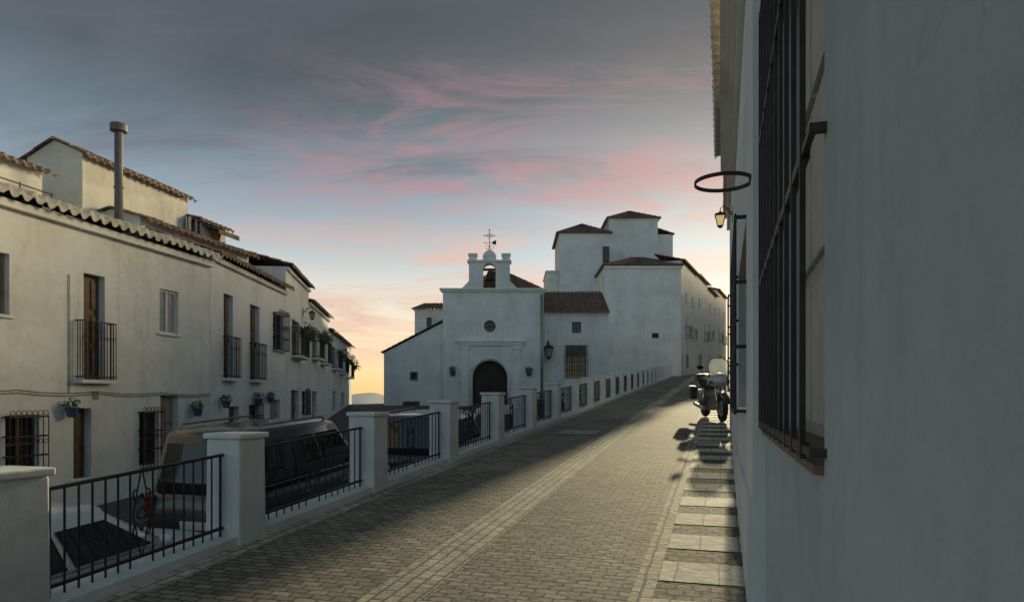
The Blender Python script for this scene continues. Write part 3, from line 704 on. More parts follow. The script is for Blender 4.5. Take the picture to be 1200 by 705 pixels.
# ------------------------------------------------------------------ chapel
k43 = 43/FP; CZ = low_z(43)
ch = root('chapel', 'white chapel with a bell gable, round window and arched door', 'chapel', ((574-600)*k43, 43, CZ))
lx = lambda px: (px-574)*k43
lz = lambda py: (HY-py)*k43+EYE-CZ
xl, xr, zt = lx(519), lx(637), lz(342)
hw_ = lx(597.0)-lx(576.5); dz_ = lz(422); sp_ = dz_-hw_
def arch_half(sg, hw, spring, cx=0.0, n=12, y=0.0):
    pts = [(cx+sg*hw, y, 0.0), (cx+sg*hw, y, spring)]
    for i in range(1, n+1):
        a = math.pi/2*i/n; pts.append((cx+sg*hw*math.cos(a), y, spring+hw*math.sin(a)))
    return pts
oc_z, oc_r = lz(382), .37
def oc_half(sg, y=0.0, n=12):
    return [(sg*oc_r*math.sin(math.pi*i/n), y, oc_z-oc_r*math.cos(math.pi*i/n)) for i in range(n+1)]
b_ = MB()
for sg, xe in ((-1, xl), (1, xr)):
    ah = arch_half(sg, hw_, sp_)
    b_.poly([(xe, 0, -.5), (sg*hw_, 0, -.5)]+ah+oc_half(sg)+[(0, 0, zt), (xe, 0, zt)])
    for q in (ah, oc_half(sg)):
        for a, c in zip(q, q[1:]): b_.poly([a, c, (c[0], .4, c[2]), (a[0], .4, a[2])])
D = 13.0
b_.poly([(xl, 0, -.5), (xl, D, -.5), (xl, D, zt), (xl, 0, zt)]); b_.poly([(xr, 0, -.5), (xr, D, -.5), (xr, D, zt), (xr, 0, zt)])
b_.poly([(xl, 0, zt), (xr, 0, zt), (xr, D, zt), (xl, D, zt)]); b_.poly([(xl, D, -.5), (xr, D, -.5), (xr, D, zt), (xl, D, zt)])
b_.build('wall', M['white'], ch)
b_ = MB(); b_.poly([(-hw_, .38, 0)]+[(p[0], .38, p[2]) for p in arch_half(-1, hw_, sp_)][1:]+[(p[0], .38, p[2]) for p in reversed(arch_half(1, hw_, sp_))][1:])
b_.box(.05, hw_-.15, .30, .375, .05, sp_-.1); b_.box(-hw_+.15, -.05, .30, .375, .05, sp_-.1)
for xx in (.25, .62):
    for z0 in (.3, 1.0): b_.box(xx-.13, xx+.13, .27, .299, z0, z0+.55); b_.box(-xx-.13, -xx+.13, .27, .299, z0, z0+.55)
dr = b_.build('door', M['wood_dark'], ch)
MB().ring((-.14, .24, 1.1), .06, .012, 10, 1).build('handle', M['iron'], dr)
wn = MB(); wn.ring((0, .2, oc_z), oc_r-.02, .035, 24, 1); wn.tube([(-oc_r, .2, oc_z), (oc_r, .2, oc_z)], .02); wn.tube([(0, .2, oc_z-oc_r), (0, .2, oc_z+oc_r)], .02)
wo = wn.build('round_window', M['wood'], ch, True); p_ = MB(); p_.poly([(oc_r*1.02*math.cos(i*math.pi/12), .3, oc_z+oc_r*1.02*math.sin(i*math.pi/12)) for i in range(24)]); p_.build('pane', M['glass'], wo)
pt = MB()
for a, c in ((540, 549), (601, 610)):
    pt.box(lx(a), lx(c), -.10, .02, -.3, lz(404.5)); pt.box(lx(a)-.06, lx(c)+.06, -.14, .015, -.3, .35); pt.box(lx(a)-.06, lx(c)+.06, -.14, .015, lz(409), lz(405))
pt.box(lx(537), lx(613), -.14, .018, lz(404.4), lz(401)); pt.box(lx(534.5), lx(615.5), -.24, .016, lz(400.9), lz(398.5))
pt.build('portal', M['trim'], ch)
ar = MB(); hp = hw_+.13
pts = [(-hp, -.02, 0)]+[(hp*math.cos(math.pi-math.pi*i/20), -.02, sp_+hp*math.sin(math.pi*i/20)) for i in range(21)]+[(hp, -.02, 0)]
ar.tube(pts, .075, 6); ar.build('arch_moulding', M['trim'], ch, True)
cn = MB(); cn.box(xl-.12, xr+.12, -.12, .3, zt+.002, zt+.12); cn.box(xl-.2, xr+.2, -.22, .3, zt+.121, zt+.22); cn.build('cornice', M['trim'], ch)
zt2 = zt+.22
eh = (lx(597.5)-lx(549.5))/2; gz0, gz1 = zt2, lz(307); gh = .40
cxg = lx(573.5); b_ = MB(); gsp = lz(317)-gz0
for sg in (-1, 1):
    ah = [(p[0], p[1], p[2]+gz0+.06) for p in arch_half(sg, gh, gsp, cxg)]
    for yy in (-.05, .65):
        b_.poly([(cxg+sg*eh, yy, gz0+.001), (cxg+sg*gh, yy, gz0+.001)]+[(p[0], yy, p[2]) for p in ah]+[(cxg, yy, gz1), (cxg+sg*eh, yy, gz1)])
    for a, c in zip(ah, ah[1:]): b_.poly([(a[0], -.05, a[2]), (c[0], -.05, c[2]), (c[0], .65, c[2]), (a[0], .65, a[2])])
    b_.poly([(cxg+sg*eh, -.05, gz0), (cxg+sg*eh, .65, gz0), (cxg+sg*eh, .65, gz1), (cxg+sg*eh, -.05, gz1)])
b_.poly([(cxg-eh, -.05, gz1), (cxg+eh, -.05, gz1), (cxg+eh, .65, gz1), (cxg-eh, .65, gz1)])
b_.build('bell_gable', M['white'], ch)
tp = MB(); tp.box(cxg-eh-.1, cxg+eh+.1, -.14, .74, gz1+.001, gz1+.12)
for sg in (-1, 1):
    c0 = cxg+sg*(eh-.24); tp.box(c0-.24, c0+.24, .05, .55, gz1+.121, lz(299)); tp.box(c0-.29, c0+.29, -.0, .6, lz(299)+.001, lz(296.5))
tp.box(cxg-.42, cxg+.42, .05, .55, gz1+.121, lz(299)); tp.loft([[(cxg-k_, .3-k_*.6, z), (cxg+k_, .3-k_*.6, z), (cxg+k_, .3+k_*.6, z), (cxg-k_, .3+k_*.6, z)] for z, k_ in ((lz(299)+.001, .42), (lz(296), .34), (lz(292), .12), (lz(291), .05))])
for sg in (-1, 1):
    q0 = cxg+sg*eh; tp.hexa([(q0, .1, gz0+.001), (q0+sg*.45, .1, gz0+.001), (q0+sg*.45, .5, gz0+.001), (q0, .5, gz0+.001), (q0, .1, gz0+.5), (q0+sg*.42, .1, gz0+.08), (q0+sg*.42, .5, gz0+.08), (q0, .5, gz0+.5)])
tp.build('gable_crown', M['trim'], ch)
bl = MB().lathe([(.0, .62), (.09, .6), (.16, .5), (.19, .3), (.24, .12), (.31, 0), (.27, .0), (.0, .25)], (cxg, .3, gz0+.55), 18); bo = bl.build('bell', M['bronze'], ch, True)
yk = MB().box(cxg-gh-.02, cxg+gh+.02, .24, .36, gz0+1.17, gz0+1.32); yk.build('yoke', M['wood'], bo)
cr = MB(); zc = lz(291); cr.tube([(cxg, .3, zc-.05), (cxg, .3, zc+1.25)], .022); cr.tube([(cxg-.32, .3, zc+.88), (cxg+.32, .3, zc+.88)], .022)
cr.ring((cxg, .3, zc+.88), .14, .014, 16, 1); cr.tube([(cxg-.4, .3, zc+.42), (cxg+.4, .3, zc+.42)], .015)
cr.poly([(cxg+.18, .3, zc+.36), (cxg+.42, .3, zc+.28), (cxg+.42, .3, zc+.6), (cxg+.18, .3, zc+.5)])
for sg in (-1, 1):
    cr.ring((cxg+sg*.14, .3, zc+.15), .12, .012, 14, 1); cr.ring((cxg+sg*.32, .3, zc+.88), .04, .01, 8, 1)
cr.ring((cxg, .3, zc+1.25), .05, .012, 8, 1); cr.build('weathervane_cross', M['iron'], ch)
rf = MB(); ex = lx(639)
rf.roof((lx(560), .45, zt2), (ex, .45, zt2), (lx(575), 2.4, lz(309)), (lx(590), 2.4, lz(309)), .24)
rf.roof((ex, .45, zt2), (ex, 12, zt2), (lx(590), 2.4, lz(309)), (lx(590), 11, lz(309)), .24)
rf.roof((lx(522), 12, zt2-.1), (lx(522), 2.6, zt2-.1), (lx(575), 11, lz(309)), (lx(575), 2.6, lz(309)), .24)
rf.build('roof', M['tile'], ch, True)
al, az0, az1 = lx(449), lz(413), lz(377)
b_ = MB(); b_.loft([[(al, yy, -.6), (xl-.002, yy, -.6), (xl-.002, yy, az1), (al, yy, az0)] for yy in (.25, 9)]); b_.build('side_aisle', M['white'], ch)
rf = MB(); rf.roof((al-.15, 9, az0+.02), (al-.15, .05, az0+.02), (xl, 9, az1+.12), (xl, .05, az1+.12), .24); rf.build('aisle_roof', M['tile'], ch, True)
sw = MB(); sw.box(lx(480), lx(489), .19, .26, lz(445), lz(435)); so_ = sw.build('window', M['blue'], ch); MB().box(lx(481.5), lx(487.5), .17, .1899, lz(443.5), lz(436.5)).build('pane', M['glass'], so_)
MB().box(lx(543), lx(547), -.02, .02, lz(431), lz(424)).build('tile_plaque', M['blueish'], ch)
dp = MB(); dp.tube([(xr-.12, -.08, lz(345)), (xr-.12, -.08, .0)], .07, 8); dp.build('drainpipe', M['metal'], ch, True)
sd = MB(); sd.box(lx(472), lx(491), .1, .26, -.3, lz(470)); sd.build('side_door', M['wood'], ch)
for px, lab in ((531, 'blue flower pot on the chapel front left of the portal'), (620, 'blue flower pot on the chapel front right of the portal')):
    pot(lab, ((px-600)*k43, 42.84, (HY-437)*k43+EYE), 0, .2)
lantern('black iron street lantern on the wall where chapel and house meet', ((642-600)*45.0/FP+.02, 45.0, (HY-408)*45/FP+EYE), 0, 2.3, .7)
k49 = 49/FP; r_ = root('annex_house', 'small white block with a tiled roof behind the chapel aisle', 'house', ((486-600)*k49, 49, 1.0))
an = MB(); L_ = 40*k49; zt = (HY-362)*k49+EYE-1.0; wo_ = [[L_*.35, L_*.5, zt-1.4, zt-.6]]
wall(an, L_, -.5, zt, wo_, 5, .2); an.build('wall', M['white'], r_); add_window(r_, wo_[0], .15)
rf = MB(); rf.roof((-.2, -.25, zt), (L_, -.25, zt), (.5, 2, zt+.7), (L_, 2, zt+.7), .25); rf.roof((-.2, 5, zt), (-.2, -.25, zt), (.5, 4, zt+.7), (.5, 2, zt+.7), .25); rf.build('roof', M['tile'], r_, True)

# ------------------------------------------------------------------ house right of chapel
HR = Fr(((637.5-600)*45/FP, 45.0), ((713-600)*45/FP, 45.0), low_z(45))
rt = root('house', 'white house with a brown tiled roof joined to the right of the chapel', 'house', HR.loc(), HR.rz)
o1 = HR.rect(670, 377, 681, 390); o2 = HR.rect(663, 405, 687, 441); zt = HR.z(0, 366)
b_ = MB(); wall(b_, HR.L, -.5, zt, [o1, o2], 12, .22); b_.build('wall', M['white'], rt)
add_window(rt, o1, .16, 'wood'); add_window(rt, o2, .16, 'wood', True, 2, 2); add_grille(rt, o2[0]-.08, o2[1]+.08, o2[2]-.1, o2[3]+.05, .2, .16, .016, 4, False)
rf = MB(); rf.roof((-.1, -.3, zt), (HR.L+.05, -.3, zt), (-.1, 3.6, zt+1.95), (HR.L+.05, 3.6, zt+1.95), .24, .45, .06); rf.build('roof', M['tile'], rt, True)
b_ = MB(); b_.box(.01, HR.L-.01, 3.62, 11.9, zt+.01, zt+1.9); b_.build('rear_wall', M['white'], rt)
MB().box(.01, HR.L-.01, -.12, .02, zt-.16, zt-.01).build('cornice', M['trim'], rt)

# ------------------------------------------------------------------ tower house
TW = root('tower_house', 'tall white house with stacked towers and tiled hip roofs beside the road', 'house', ((709-600)*62/FP, 62.0, 3.2))
TF = Fr(((709-600)*62/FP, 62.0), ((798-600)*62/FP, 62.0), 3.2)
zt = TF.z(0, 311)
o1 = TF.rect(764, 390, 772, 396); o2 = TF.rect(768, 342, 776, 352)
b_ = MB(); wall(b_, TF.L, -3, zt, [o1], 6.0, .3); b_.build('wall', M['white'], TW)
add_window(TW, o1, .2, 'wood', False)
cn = MB(); cn.box(-.1, TF.L+.1, -.14, .03, zt-.28, zt-.05); cn.build('cornice', M['trim'], TW)
def hip(mb, x0, x1, y0, y1, z, rise, ov=.35, inset=None, cw=.3):
    x0 -= ov; x1 += ov; y0 -= ov; y1 += ov
    i_ = min((x1-x0), (y1-y0))/2 if inset is None else inset
    a, c_, d_, e = (x0, y0, z), (x1, y0, z), (x1, y1, z), (x0, y1, z)
    A_, C_, D_, E_ = (x0+i_, y0+i_, z+rise), (x1-i_, y0+i_, z+rise), (x1-i_, y1-i_, z+rise), (x0+i_, y1-i_, z+rise)
    for p, q, r1, r2 in ((a, c_, A_, C_), (c_, d_, C_, D_), (d_, e, D_, E_), (e, a, E_, A_)): mb.roof(p, q, r1, r2, cw, .5, .06)
    mb.poly([(p[0], p[1], z-.05) for p in (a, c_, d_, e)])
rf = MB(); hip(rf, 0, TF.L, 0, 6.0, zt+.06, 1.3, .25); rf.build('roof', M['tile'], TW)
k68 = 68/FP; TX = TW.location.x
def tx(px): return (px-600)*k68-TX
def tz(py, Y=68): return (HY-py)*Y/FP+EYE-3.2
b_ = MB(); b_.box(tx(655.5), tx(714), 6.0, 13, -3, tz(273)); b_.build('left_tower', M['white'], TW)
rf = MB(); hip(rf, tx(655.5), tx(714), 6.0, 13, tz(272.5), 1.5, .3); rf.build('left_tower_roof', M['tile'], TW)
b_ = MB(); b_.box(tx(640.5), tx(655.4), 6.5, 12, -3, tz(318)); b_.box(tx(639.5), tx(655.4), 6.3, 12.2, tz(318)+.002, tz(316)); b_.build('low_block', M['white'], TW)
b_ = MB(); x0, x1 = tx(714.2), tx(771)
b_.box(x0, x1, 6.1, 11.2, -2.9, tz(257)); b_.build('middle_tower', M['white'], TW)
cn = MB(); cn.box(x0-.12, x1+.12, 5.98, 11.3, tz(257)+.001, tz(255.4)); cn.build('tower_cornice', M['trim'], TW)
rf = MB(); hip(rf, x0, x1, 6.1, 11.2, tz(255.2), 1.35, .3); rf.build('middle_tower_roof', M['tile'], TW)
b_ = MB(); b_.box(x1+.01, tx(791), 6.9, 12, -2.8, tz(272)); b_.build('right_tower', M['white'], TW)
rf = MB(); rf.roof((tx(792.5), 6.6, tz(272)), (tx(792.5), 12.2, tz(272)), (x1+.02, 6.6, tz(265)), (x1+.02, 12.2, tz(265)), .3, .5, .05); rf.build('right_tower_roof', M['tile'], TW)
fw = MB(); fw.box(tx(706.5), tx(713.8), 5.88, 6.02, tz(308), tz(289)); fo = fw.build('tower_window', M['wood'], TW); MB().box(tx(707.5), tx(713), 5.84, 5.879, tz(306), tz(291)).build('pane', M['glass'], fo)
du = Vector((0.45, 1.0)); P = Vector((15.35, 62.0)); segs = [(0, 8, 0.0, 14.46), (8.02, 15, 0.2, 14.6), (15.02, 21.5, .0, 14.3), (21.52, 30, 0.3, 15.3)]
for i, (y0, y1, off, ze) in enumerate(segs):
    a, c_ = P+du*y0, P+du*y1; SF = Fr(a, c_, .065*(62+y0)-.2)
    if i == 0:
        rt = TW; XF[0] = Matrix.Translation(Vector((a.x, a.y, SF.z0))-TW.location) @ Matrix.Rotation(SF.rz, 4, 'Z')
    else:
        rt = root('house', 'white roadside house, %s past the tower house at the top of the road' % ORD[i-1], 'house', SF.loc(), SF.rz, 'houses at the top of the road')
    zt = ze-SF.z0; ops = []
    n = 2
    for j in range(n):
        u = SF.L*(j+.5+random.uniform(-.15, .15))/n
        for lev, (b0_, h_) in enumerate(((1.0, 1.2), (3.9, 1.8), (7.0, 1.1))):
            if b0_+h_ < zt-.3 and random.random() < .7: ops.append([u-.38, u+.38, b0_, b0_+h_])
    dd = [SF.L*.06, SF.L*.06+.9, .1, 2.3]
    b_ = MB(); wall(b_, SF.L, -2.5, zt, ops+[dd], 5.0, .25); b_.build('side_wall' if i == 0 else 'wall', M['white'], rt)
    for o_ in ops:
        add_window(rt, o_, .2)
        if 3.5 < o_[2] < 4.5: add_balcony(rt, o_[0]-.25, o_[1]+.25, o_[2], o_[2]+1.0, .4, .18)
        elif o_[2] < 2: add_grille(rt, o_[0], o_[1], o_[2], o_[3], .15, .2, .014, 3, False)
    add_door(rt, dd)
    rf = MB(); rf.roof((-.05, -.4, zt+.03), (SF.L+.05, -.4, zt+.03), (-.05, 2.5, zt+.8), (SF.L+.05, 2.5, zt+.8), .3, .5, .06); rf.build('side_roof' if i == 0 else 'roof', M['tile'], rt, True)
    XF[0] = None

# ------------------------------------------------------------------ right hand houses
def right_frame(t, Yfar, Ynear, z0=0.0):
    return Fr(W(t, S_of(Yfar, t)), W(t, S_of(Ynear, t)), z0)
TN = 0.27
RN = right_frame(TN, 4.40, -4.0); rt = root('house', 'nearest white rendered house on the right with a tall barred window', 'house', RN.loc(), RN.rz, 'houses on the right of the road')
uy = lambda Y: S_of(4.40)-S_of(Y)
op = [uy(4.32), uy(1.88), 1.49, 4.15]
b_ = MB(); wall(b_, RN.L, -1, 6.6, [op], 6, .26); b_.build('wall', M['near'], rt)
a, c_ = op[0], op[1]
w_ = MB(); w_.box(a, c_, .21, .255, 1.49, 4.15)
for i in range(4):
    l0 = a+.05+(c_-a-.06)*i/4; l1 = a+(c_-a-.06)*(i+1)/4
    for q0, q1 in ((1.56, 2.3), (2.4, 3.2), (3.3, 4.05)): w_.box(l0, l1, .185, .209, q0, q1)
wo = w_.build('window', M['shutter_pale'], rt)
s_ = MB(); s_.box(a, c_-.002, -.03, .208, 1.466, 1.494); s_.build('sill', M['terra_dull'], wo, False, .006)
g = MB(); yb = -.040; n = 9; ua_, ub = a+.02, uy(2.03)
for i in range(n+1):
    u = ua_+(ub-ua_)*i/n; g.box(u-.0085, u+.0085, yb-.0085, yb+.0085, 1.50, 4.12)
for z in (1.53, 2.41, 3.30, 4.08):
    g.box(ua_-.01, ub+.012, yb-.006, yb+.020, z-.018, z+.018)
    g.box(ub+.012, c_+.05, yb-.004, yb+.014, z-.012, z+.012)
    g.box(c_+.025, c_+.05, yb+.014, .02, z-.012, z+.012); g.box(ua_-.01, ua_+.014, yb+.02, .04, z-.012, z+.012)
g.build('window_grille', M['iron_brown'], rt)
TB = 0.19; YB = 10.8
RA = right_frame(TB, YB, 4.41); rt = root('house', 'second white house on the right with a tiled eave and barred window', 'house', RA.loc(), RA.rz, 'houses on the right of the road')
uy = lambda Y: S_of(YB)-S_of(Y)
op = [uy(8.2), uy(5.6), 1.62, 3.15]
b_ = MB(); wall(b_, RA.L, -1, 5.45, [op], 6, .22); b_.build('wall', M['white_old'], rt); add_window(rt, op, .18, 'wood', True, 2, 2)
add_grille(rt, op[0]-.05, op[1]+.05, op[2]-.06, op[3]+.05, .085, .22, .011, 3, False)
lean_roof(rt, RA.L, 5.52, .29, 3.0, 1.0, 'tile_pale', .2, 0.0)
cn = MB()
for q_, (z0_, z1_) in zip((.06, .11, .16, .21), ((5.05, 5.14), (5.141, 5.23), (5.231, 5.32), (5.321, 5.43))): cn.box(.002, RA.L-.002, -q_, .02, z0_, z1_)
cn.build('cornice', M['trim'], rt)
MB().box(.004, RA.L-.004, -.03, .02, -1, 1.05).build('plinth', M['white_old'], rt)
RB = right_frame(TB, 17.5, YB+.02); rt = root('house', 'third white house on the right just before the motorcycle', 'house', RB.loc(), RB.rz, 'houses on the right of the road')
uy = lambda Y: S_of(17.5)-S_of(Y)
op = [uy(13.2), uy(12.0), 1.9, 3.5]; od = [uy(15.4), uy(14.4), .95, 3.1]; ow = [uy(16.9), uy(16.1), 2.4, 3.8]
b_ = MB(); wall(b_, RB.L, -1, 6.25, [op, od, ow], 6, .22); b_.build('wall', M['white'], rt)
add_window(rt, op, .18, 'wood', True, 1, 2); add_grille(rt, op[0]-.04, op[1]+.04, op[2]-.05, op[3]+.05, .08, .2, .011, 3, False); add_door(rt, od); add_window(rt, ow, .18)
lean_roof(rt, RB.L, 6.32, .15, 3.0, 1.0, 'tile', .2, 0.0)
cn = MB(); cn.box(.002, RB.L-.002, -.07, .02, 6.05, 6.2); cn.build('cornice', M['trim'], rt)
def hidden_house(label, t, Yf, Yn, z0, ztop, nwin):
    RC = right_frame(t, Yf, Yn, z0); rt = root('house', label, 'house', RC.loc(), RC.rz, 'houses on the right of the road'); zt = ztop-z0
    ops = []
    for i in range(nwin):
        u = RC.L*(i+.5)/nwin
        for zb_ in (1.6, 4.4, 7.2):
            if zb_+1.6 < zt: ops.append([u-.5, u+.5, zb_, zb_+1.4])
    b_ = MB(); wall(b_, RC.L, -3, zt, ops, 6, .22); b_.build('wall', M['white'], rt)
    for o_ in ops: add_window(rt, o_, .18)
    lean_roof(rt, RC.L, zt+.06, .2, 3.0, .6, 'tile', .28, 0.0)
hidden_house('fourth white house on the right, low, beyond the motorcycle', 4.5, 28.3, 18.4, 1.0, 5.6, 2)
hidden_house('fifth white house on the right, unseen, added tall to shade the farther left houses', 4.5, 44, 28.32, 1.6, 11.0, 4)  # unseen block, added tall to keep glow off the farther left houses
hidden_house('sixth white house on the right, unseen, added to shade the side of the tower house', 12.0, 100, 48, 3.0, 17.5, 8)  # unseen block, added to keep the sky glow off the tower house side
rg = root('pot_holder_ring', 'brownish iron pot ring sticking out of the right wall', 'pot holder', W(0.19, S_of(4.72, .19), 3.20), -A)
r1 = MB(); n = 40
rings = []
for i in range(n+1):
    a = 2*math.pi*i/n; ring = []
    for rr_, z in ((.190, -.013), (.198, -.013), (.198, .013), (.190, .013)): ring.append((-.18+rr_*math.cos(a), rr_*math.sin(a), z))
    rings.append(ring)
r1.loft(rings, False); r1.build('ring', M['iron_brown'], rg, True)
MB().box(-.012, .02, -.05, .05, -.012, .012).build('wall_fixing', M['iron_brown'], rg)
lantern('small glowing wall lantern on the right houses below the pot ring', W(0.19, S_of(12.6, .19), 5.12), -A-math.pi/2, .74, .22, 'lantern_lit')

# ------------------------------------------------------------------ cars
def car(label, t, Y, L, Wd, H, paint, kind):
    s_ = S_of(Y, t); p = W(t, s_); p.z = low_z(p.y)+.01
    rt = root('parked_car', label, 'car', p, -A, 'cars parked below the railing', math.atan(SL))
    hw = Wd/2; belt = H*(.62 if kind != 'suv' else .60)
    ys_ = [-.5, -.49, -.45, -.3, 0, .2, .33, .43, .48, .5]
    tops = [.72, .97, 1, 1, 1, 1, .97, .90, .78, .58]; bots = [.40, .28, .22, .2, .2, .2, .22, .24, .28, .40]; hws = [.88, .95, .98, 1, 1, 1, .98, .94, .87, .78]
    rings = []
    for y, tp_, bt, k_ in zip(ys_, tops, bots, hws):
        T, x = belt*tp_, hw*k_; mid = (bt+T)/2
        half = [(x*.80, bt), (x*.97, bt+.10), (x, mid), (x*.985, T-.10), (x*.93, T-.01)]
        rings.append([(-a, y*L, z) for a, z in half]+[(0, y*L, T+.015)]+[(a, y*L, z) for a, z in reversed(half)]+[(0, y*L, bt)])
    MB().loft(rings).build('body', M[paint], rt, True, 0, 1)
    c0, c1, c2, c3 = {'suv': (-.49, -.44, .08, .24), 'sedan': (-.38, -.22, .05, .25)}.get(kind, (-.48, -.36, .05, .25))
    wb, wt, zb = hw*.92, hw*(.84 if kind == 'suv' else .76), belt-.05
    def sec(f):
        w_ = wb+(wt-wb)*(f**1.3); return w_, (c0+(c1-c0)*f)*L, (c3+(c2-c3)*f)*L, zb+(H-.10-zb)*f
    def ringat(f):
        w_, y0, y1, z = sec(f)
        return [(-w_, y0+.14, z), (-w_*.8, y0+.02, z), (0, y0, z), (w_*.8, y0+.02, z), (w_, y0+.14, z), (w_, y1-.16, z), (w_*.8, y1-.03, z), (0, y1, z), (-w_*.8, y1-.03, z), (-w_, y1-.16, z)]
    def cap(k_, z):
        r0 = ringat(1.0); cy = sum(p_[1] for p_ in r0)/10
        return [(p_[0]*k_, cy+(p_[1]-cy)*k_, z) for p_ in r0]
    MB().loft([ringat(0), ringat(.5), ringat(1.0), cap(.965, H-.05), cap(.86, H-.012), cap(.5, H)]).build('roof', M[paint], rt, True)
    e = .012
    def side(sg, fa, f):
        w_, y0, y1, z = sec(f); ya, yb = y0+.16, y1-.2; return (sg*(w_+e), ya+(yb-ya)*fa, z)
    cuts = [(.03, .30), (.34, .62), (.66, .98)] if kind == 'suv' else [(.06, .48), (.52, .97)]
    for sg in (-1, 1):
        for a_, b__ in cuts:
            MB().loft([[side(sg, a_, .16+.74*i/4), side(sg, b__, .16+.74*i/4)] for i in range(5)], False, False).build('side_window', M['car_glass'], rt)
        MB().tube([side(sg, .02, .10), side(sg, .98, .10)], .011, 5).build('chrome_trim', M['chrome'], rt)
    for rear in (True, False):
        b_ = MB(); rows = []
        for i in range(5):
            f = .18+.70*i/4 if rear else .08+.84*i/4
            w_, y0, y1, z = sec(f); rows.append([(fx*w_*.84, ((y0-e+.022*fx*fx) if rear else (y1+e-.03*fx*fx)), z) for fx in (-.93, -.5, 0, .5, .93)])
        b_.loft(rows, False, False).build('rear_window' if rear else 'windscreen', M['car_glass'], rt)
    for sg in (-1, 1):
        if kind == 'suv': MB().tube([(sg*wt*.85, c1*L+.25, H-.03), (sg*wt*.85, c1*L+.32, H+.045), (sg*wt*.85, c2*L-.35, H+.045), (sg*wt*.85, c2*L-.28, H-.03)], .016, 6).build('roof_rail', M['metal'], rt)
        for y in (-.31*L, .32*L):
            ty = MB().lathe([(.19, -.1), (.29, -.1), (.315, -.06), (.315, .06), (.29, .1), (.19, .1)], (sg*(hw-.09), y, .315), 20, 0)
            wo = ty.build('wheel', M['rubber'], rt, True)
            rm = MB(); rm.lathe([(.0, .07), (.05, .09), (.19, .07), (.2, .1), (.2, -.05), (0, -.05)], (sg*(hw-.08), y, .315), 16, 0); rm.build('rim', M['metal'], wo, True)
            MB().lathe([(.37, -.02), (.37, .02), (0, .02)], (sg*(hw-.012), y, .34), 20, 0).build('wheel_arch', M['rubber'], rt, True)
        MB().ell((sg*hw*.70, .482*L, belt*.74), (.16, .07, .08), 10, 6).build('headlight', M['lens'], rt, True)
        MB().box(sg*hw*.84-.07, sg*hw*.84+.07, -.5*L-.008, -.465*L, belt*.66, belt*.92).build('tail_light', M['red_lamp'], rt, False, .015)
        MB().ell((sg*(hw+.07), c3*L-.32, zb+.12), (.09, .05, .06), 10, 6).build('mirror', M[paint], rt, True)
        for ya, yb in ((.02, .06), (-.22, -.18)):
            MB().tube([(sg*(hw*.99+.002), L*ya, belt*.84), (sg*(hw*.99+.002), L*yb, belt*.84)], .014, 5).build('door_handle', M['chrome'], rt)
    MB().box(-.26, .26, -.5*L-.02, -.5*L+.03, belt*.55, belt*.55+.11).build('number_plate', M['plate'], rt)
    MB().box(-hw*.42, hw*.42, .485*L, .503*L, belt*.58, belt*.70).build('grille', M['rubber'], rt, False, .02)
    MB().box(-hw*.8, hw*.8, -.5*L-.012, -.47*L, .34, .46).build('bumper', M['rubber'], rt, False, .03)
    return rt
car('white car parked below the first railing panel at the left', -6.8, 7.35, 3.6, 1.66, 1.46, 'paint_white', 'hatch')
car('tall black car with roof rails parked below the second pillar', -6.85, 11.35, 4.2, 1.9, 2.0, 'paint_black', 'suv')
car('tall dark blue car parked in front of the tall black car', -6.3, 16.0, 4.1, 1.78, 1.80, 'paint_navy', 'suv')
car('silver hatchback parked between the two dark cars below the railing', -6.0, 20.4, 3.9, 1.70, 1.62, 'paint_silver', 'hatch')
car('dark sedan parked farthest along below the railing', -6.0, 24.8, 4.1, 1.70, 1.55, 'paint_black', 'sedan')

# ------------------------------------------------------------------ motorcycle (faces down the road)
mt_, ms_ = -0.22, S_of(18.2, -.22)
mc = root('motorcycle', 'dark touring motorcycle with a tall clear windscreen parked by the right wall', 'motorcycle', W(mt_, ms_)+Vector((0, 0, .01)), -A+math.pi+rad(16), None, -math.atan(SL))
mc.scale = (1.1, 1.1, 1.1)
def wheel(y, r=.31, tw=.06):
    t_ = MB().ring((0, y, r), r-tw, tw, 28, 0, 8).build('wheel', M['rubber'], mc, True)
    rm = MB(); rm.ring((0, y, r), r-tw*1.8, .02, 28, 0, 6); rm.lathe([(0, -.07), (.05, -.07), (.05, .07), (0, .07)], (0, y, r), 12, 0)
    for i in range(10):
        a = i*math.pi/5; rm.tube([(0, y, r), (0, y+(r-tw*1.8)*math.cos(a), r+(r-tw*1.8)*math.sin(a))], .010, 5)
    rm.build('rim', M['chrome'], t_, True)
    dk = MB(); dk.lathe([(.06, 0), (.14, 0), (.14, .006), (.06, .006)], (.075, y, r), 16, 0); dk.build('brake_disc', M['metal'], t_)
wheel(.75); wheel(-.73, .31, .075)
fk = MB()
for sg in (-1, 1): fk.tube([(sg*.11, .75, .31), (sg*.11, .45, .98)], .03, 8)
fk.build('front_fork', M['chrome'], mc, True)
fd = MB(); fd.loft([[( -.085, .75+.36*math.cos(a), .31+.36*math.sin(a)), (-.05, .75+.39*math.cos(a), .31+.39*math.sin(a)), (.05, .75+.39*math.cos(a), .31+.39*math.sin(a)), (.085, .75+.36*math.cos(a), .31+.36*math.sin(a))] for a in [rad(20+i*14) for i in range(11)]]); fd.build('front_fender', M['paint_black'], mc, True)
MB().ell((0, .02, .87), (.18, .36, .16)).build('fuel_tank', M['paint_black'], mc, True)
st = MB(); st.loft([[(-w_*1, y, z-.06), (-w_, y, z+.03), (0, y, z+.06), (w_, y, z+.03), (w_, y, z-.06)] for y, z, w_ in ((-.22, .80, .12), (-.4, .77, .17), (-.6, .82, .17), (-.85, .88, .15), (-.95, .90, .10))]); st.build('seat', M['rubber'], mc, True)
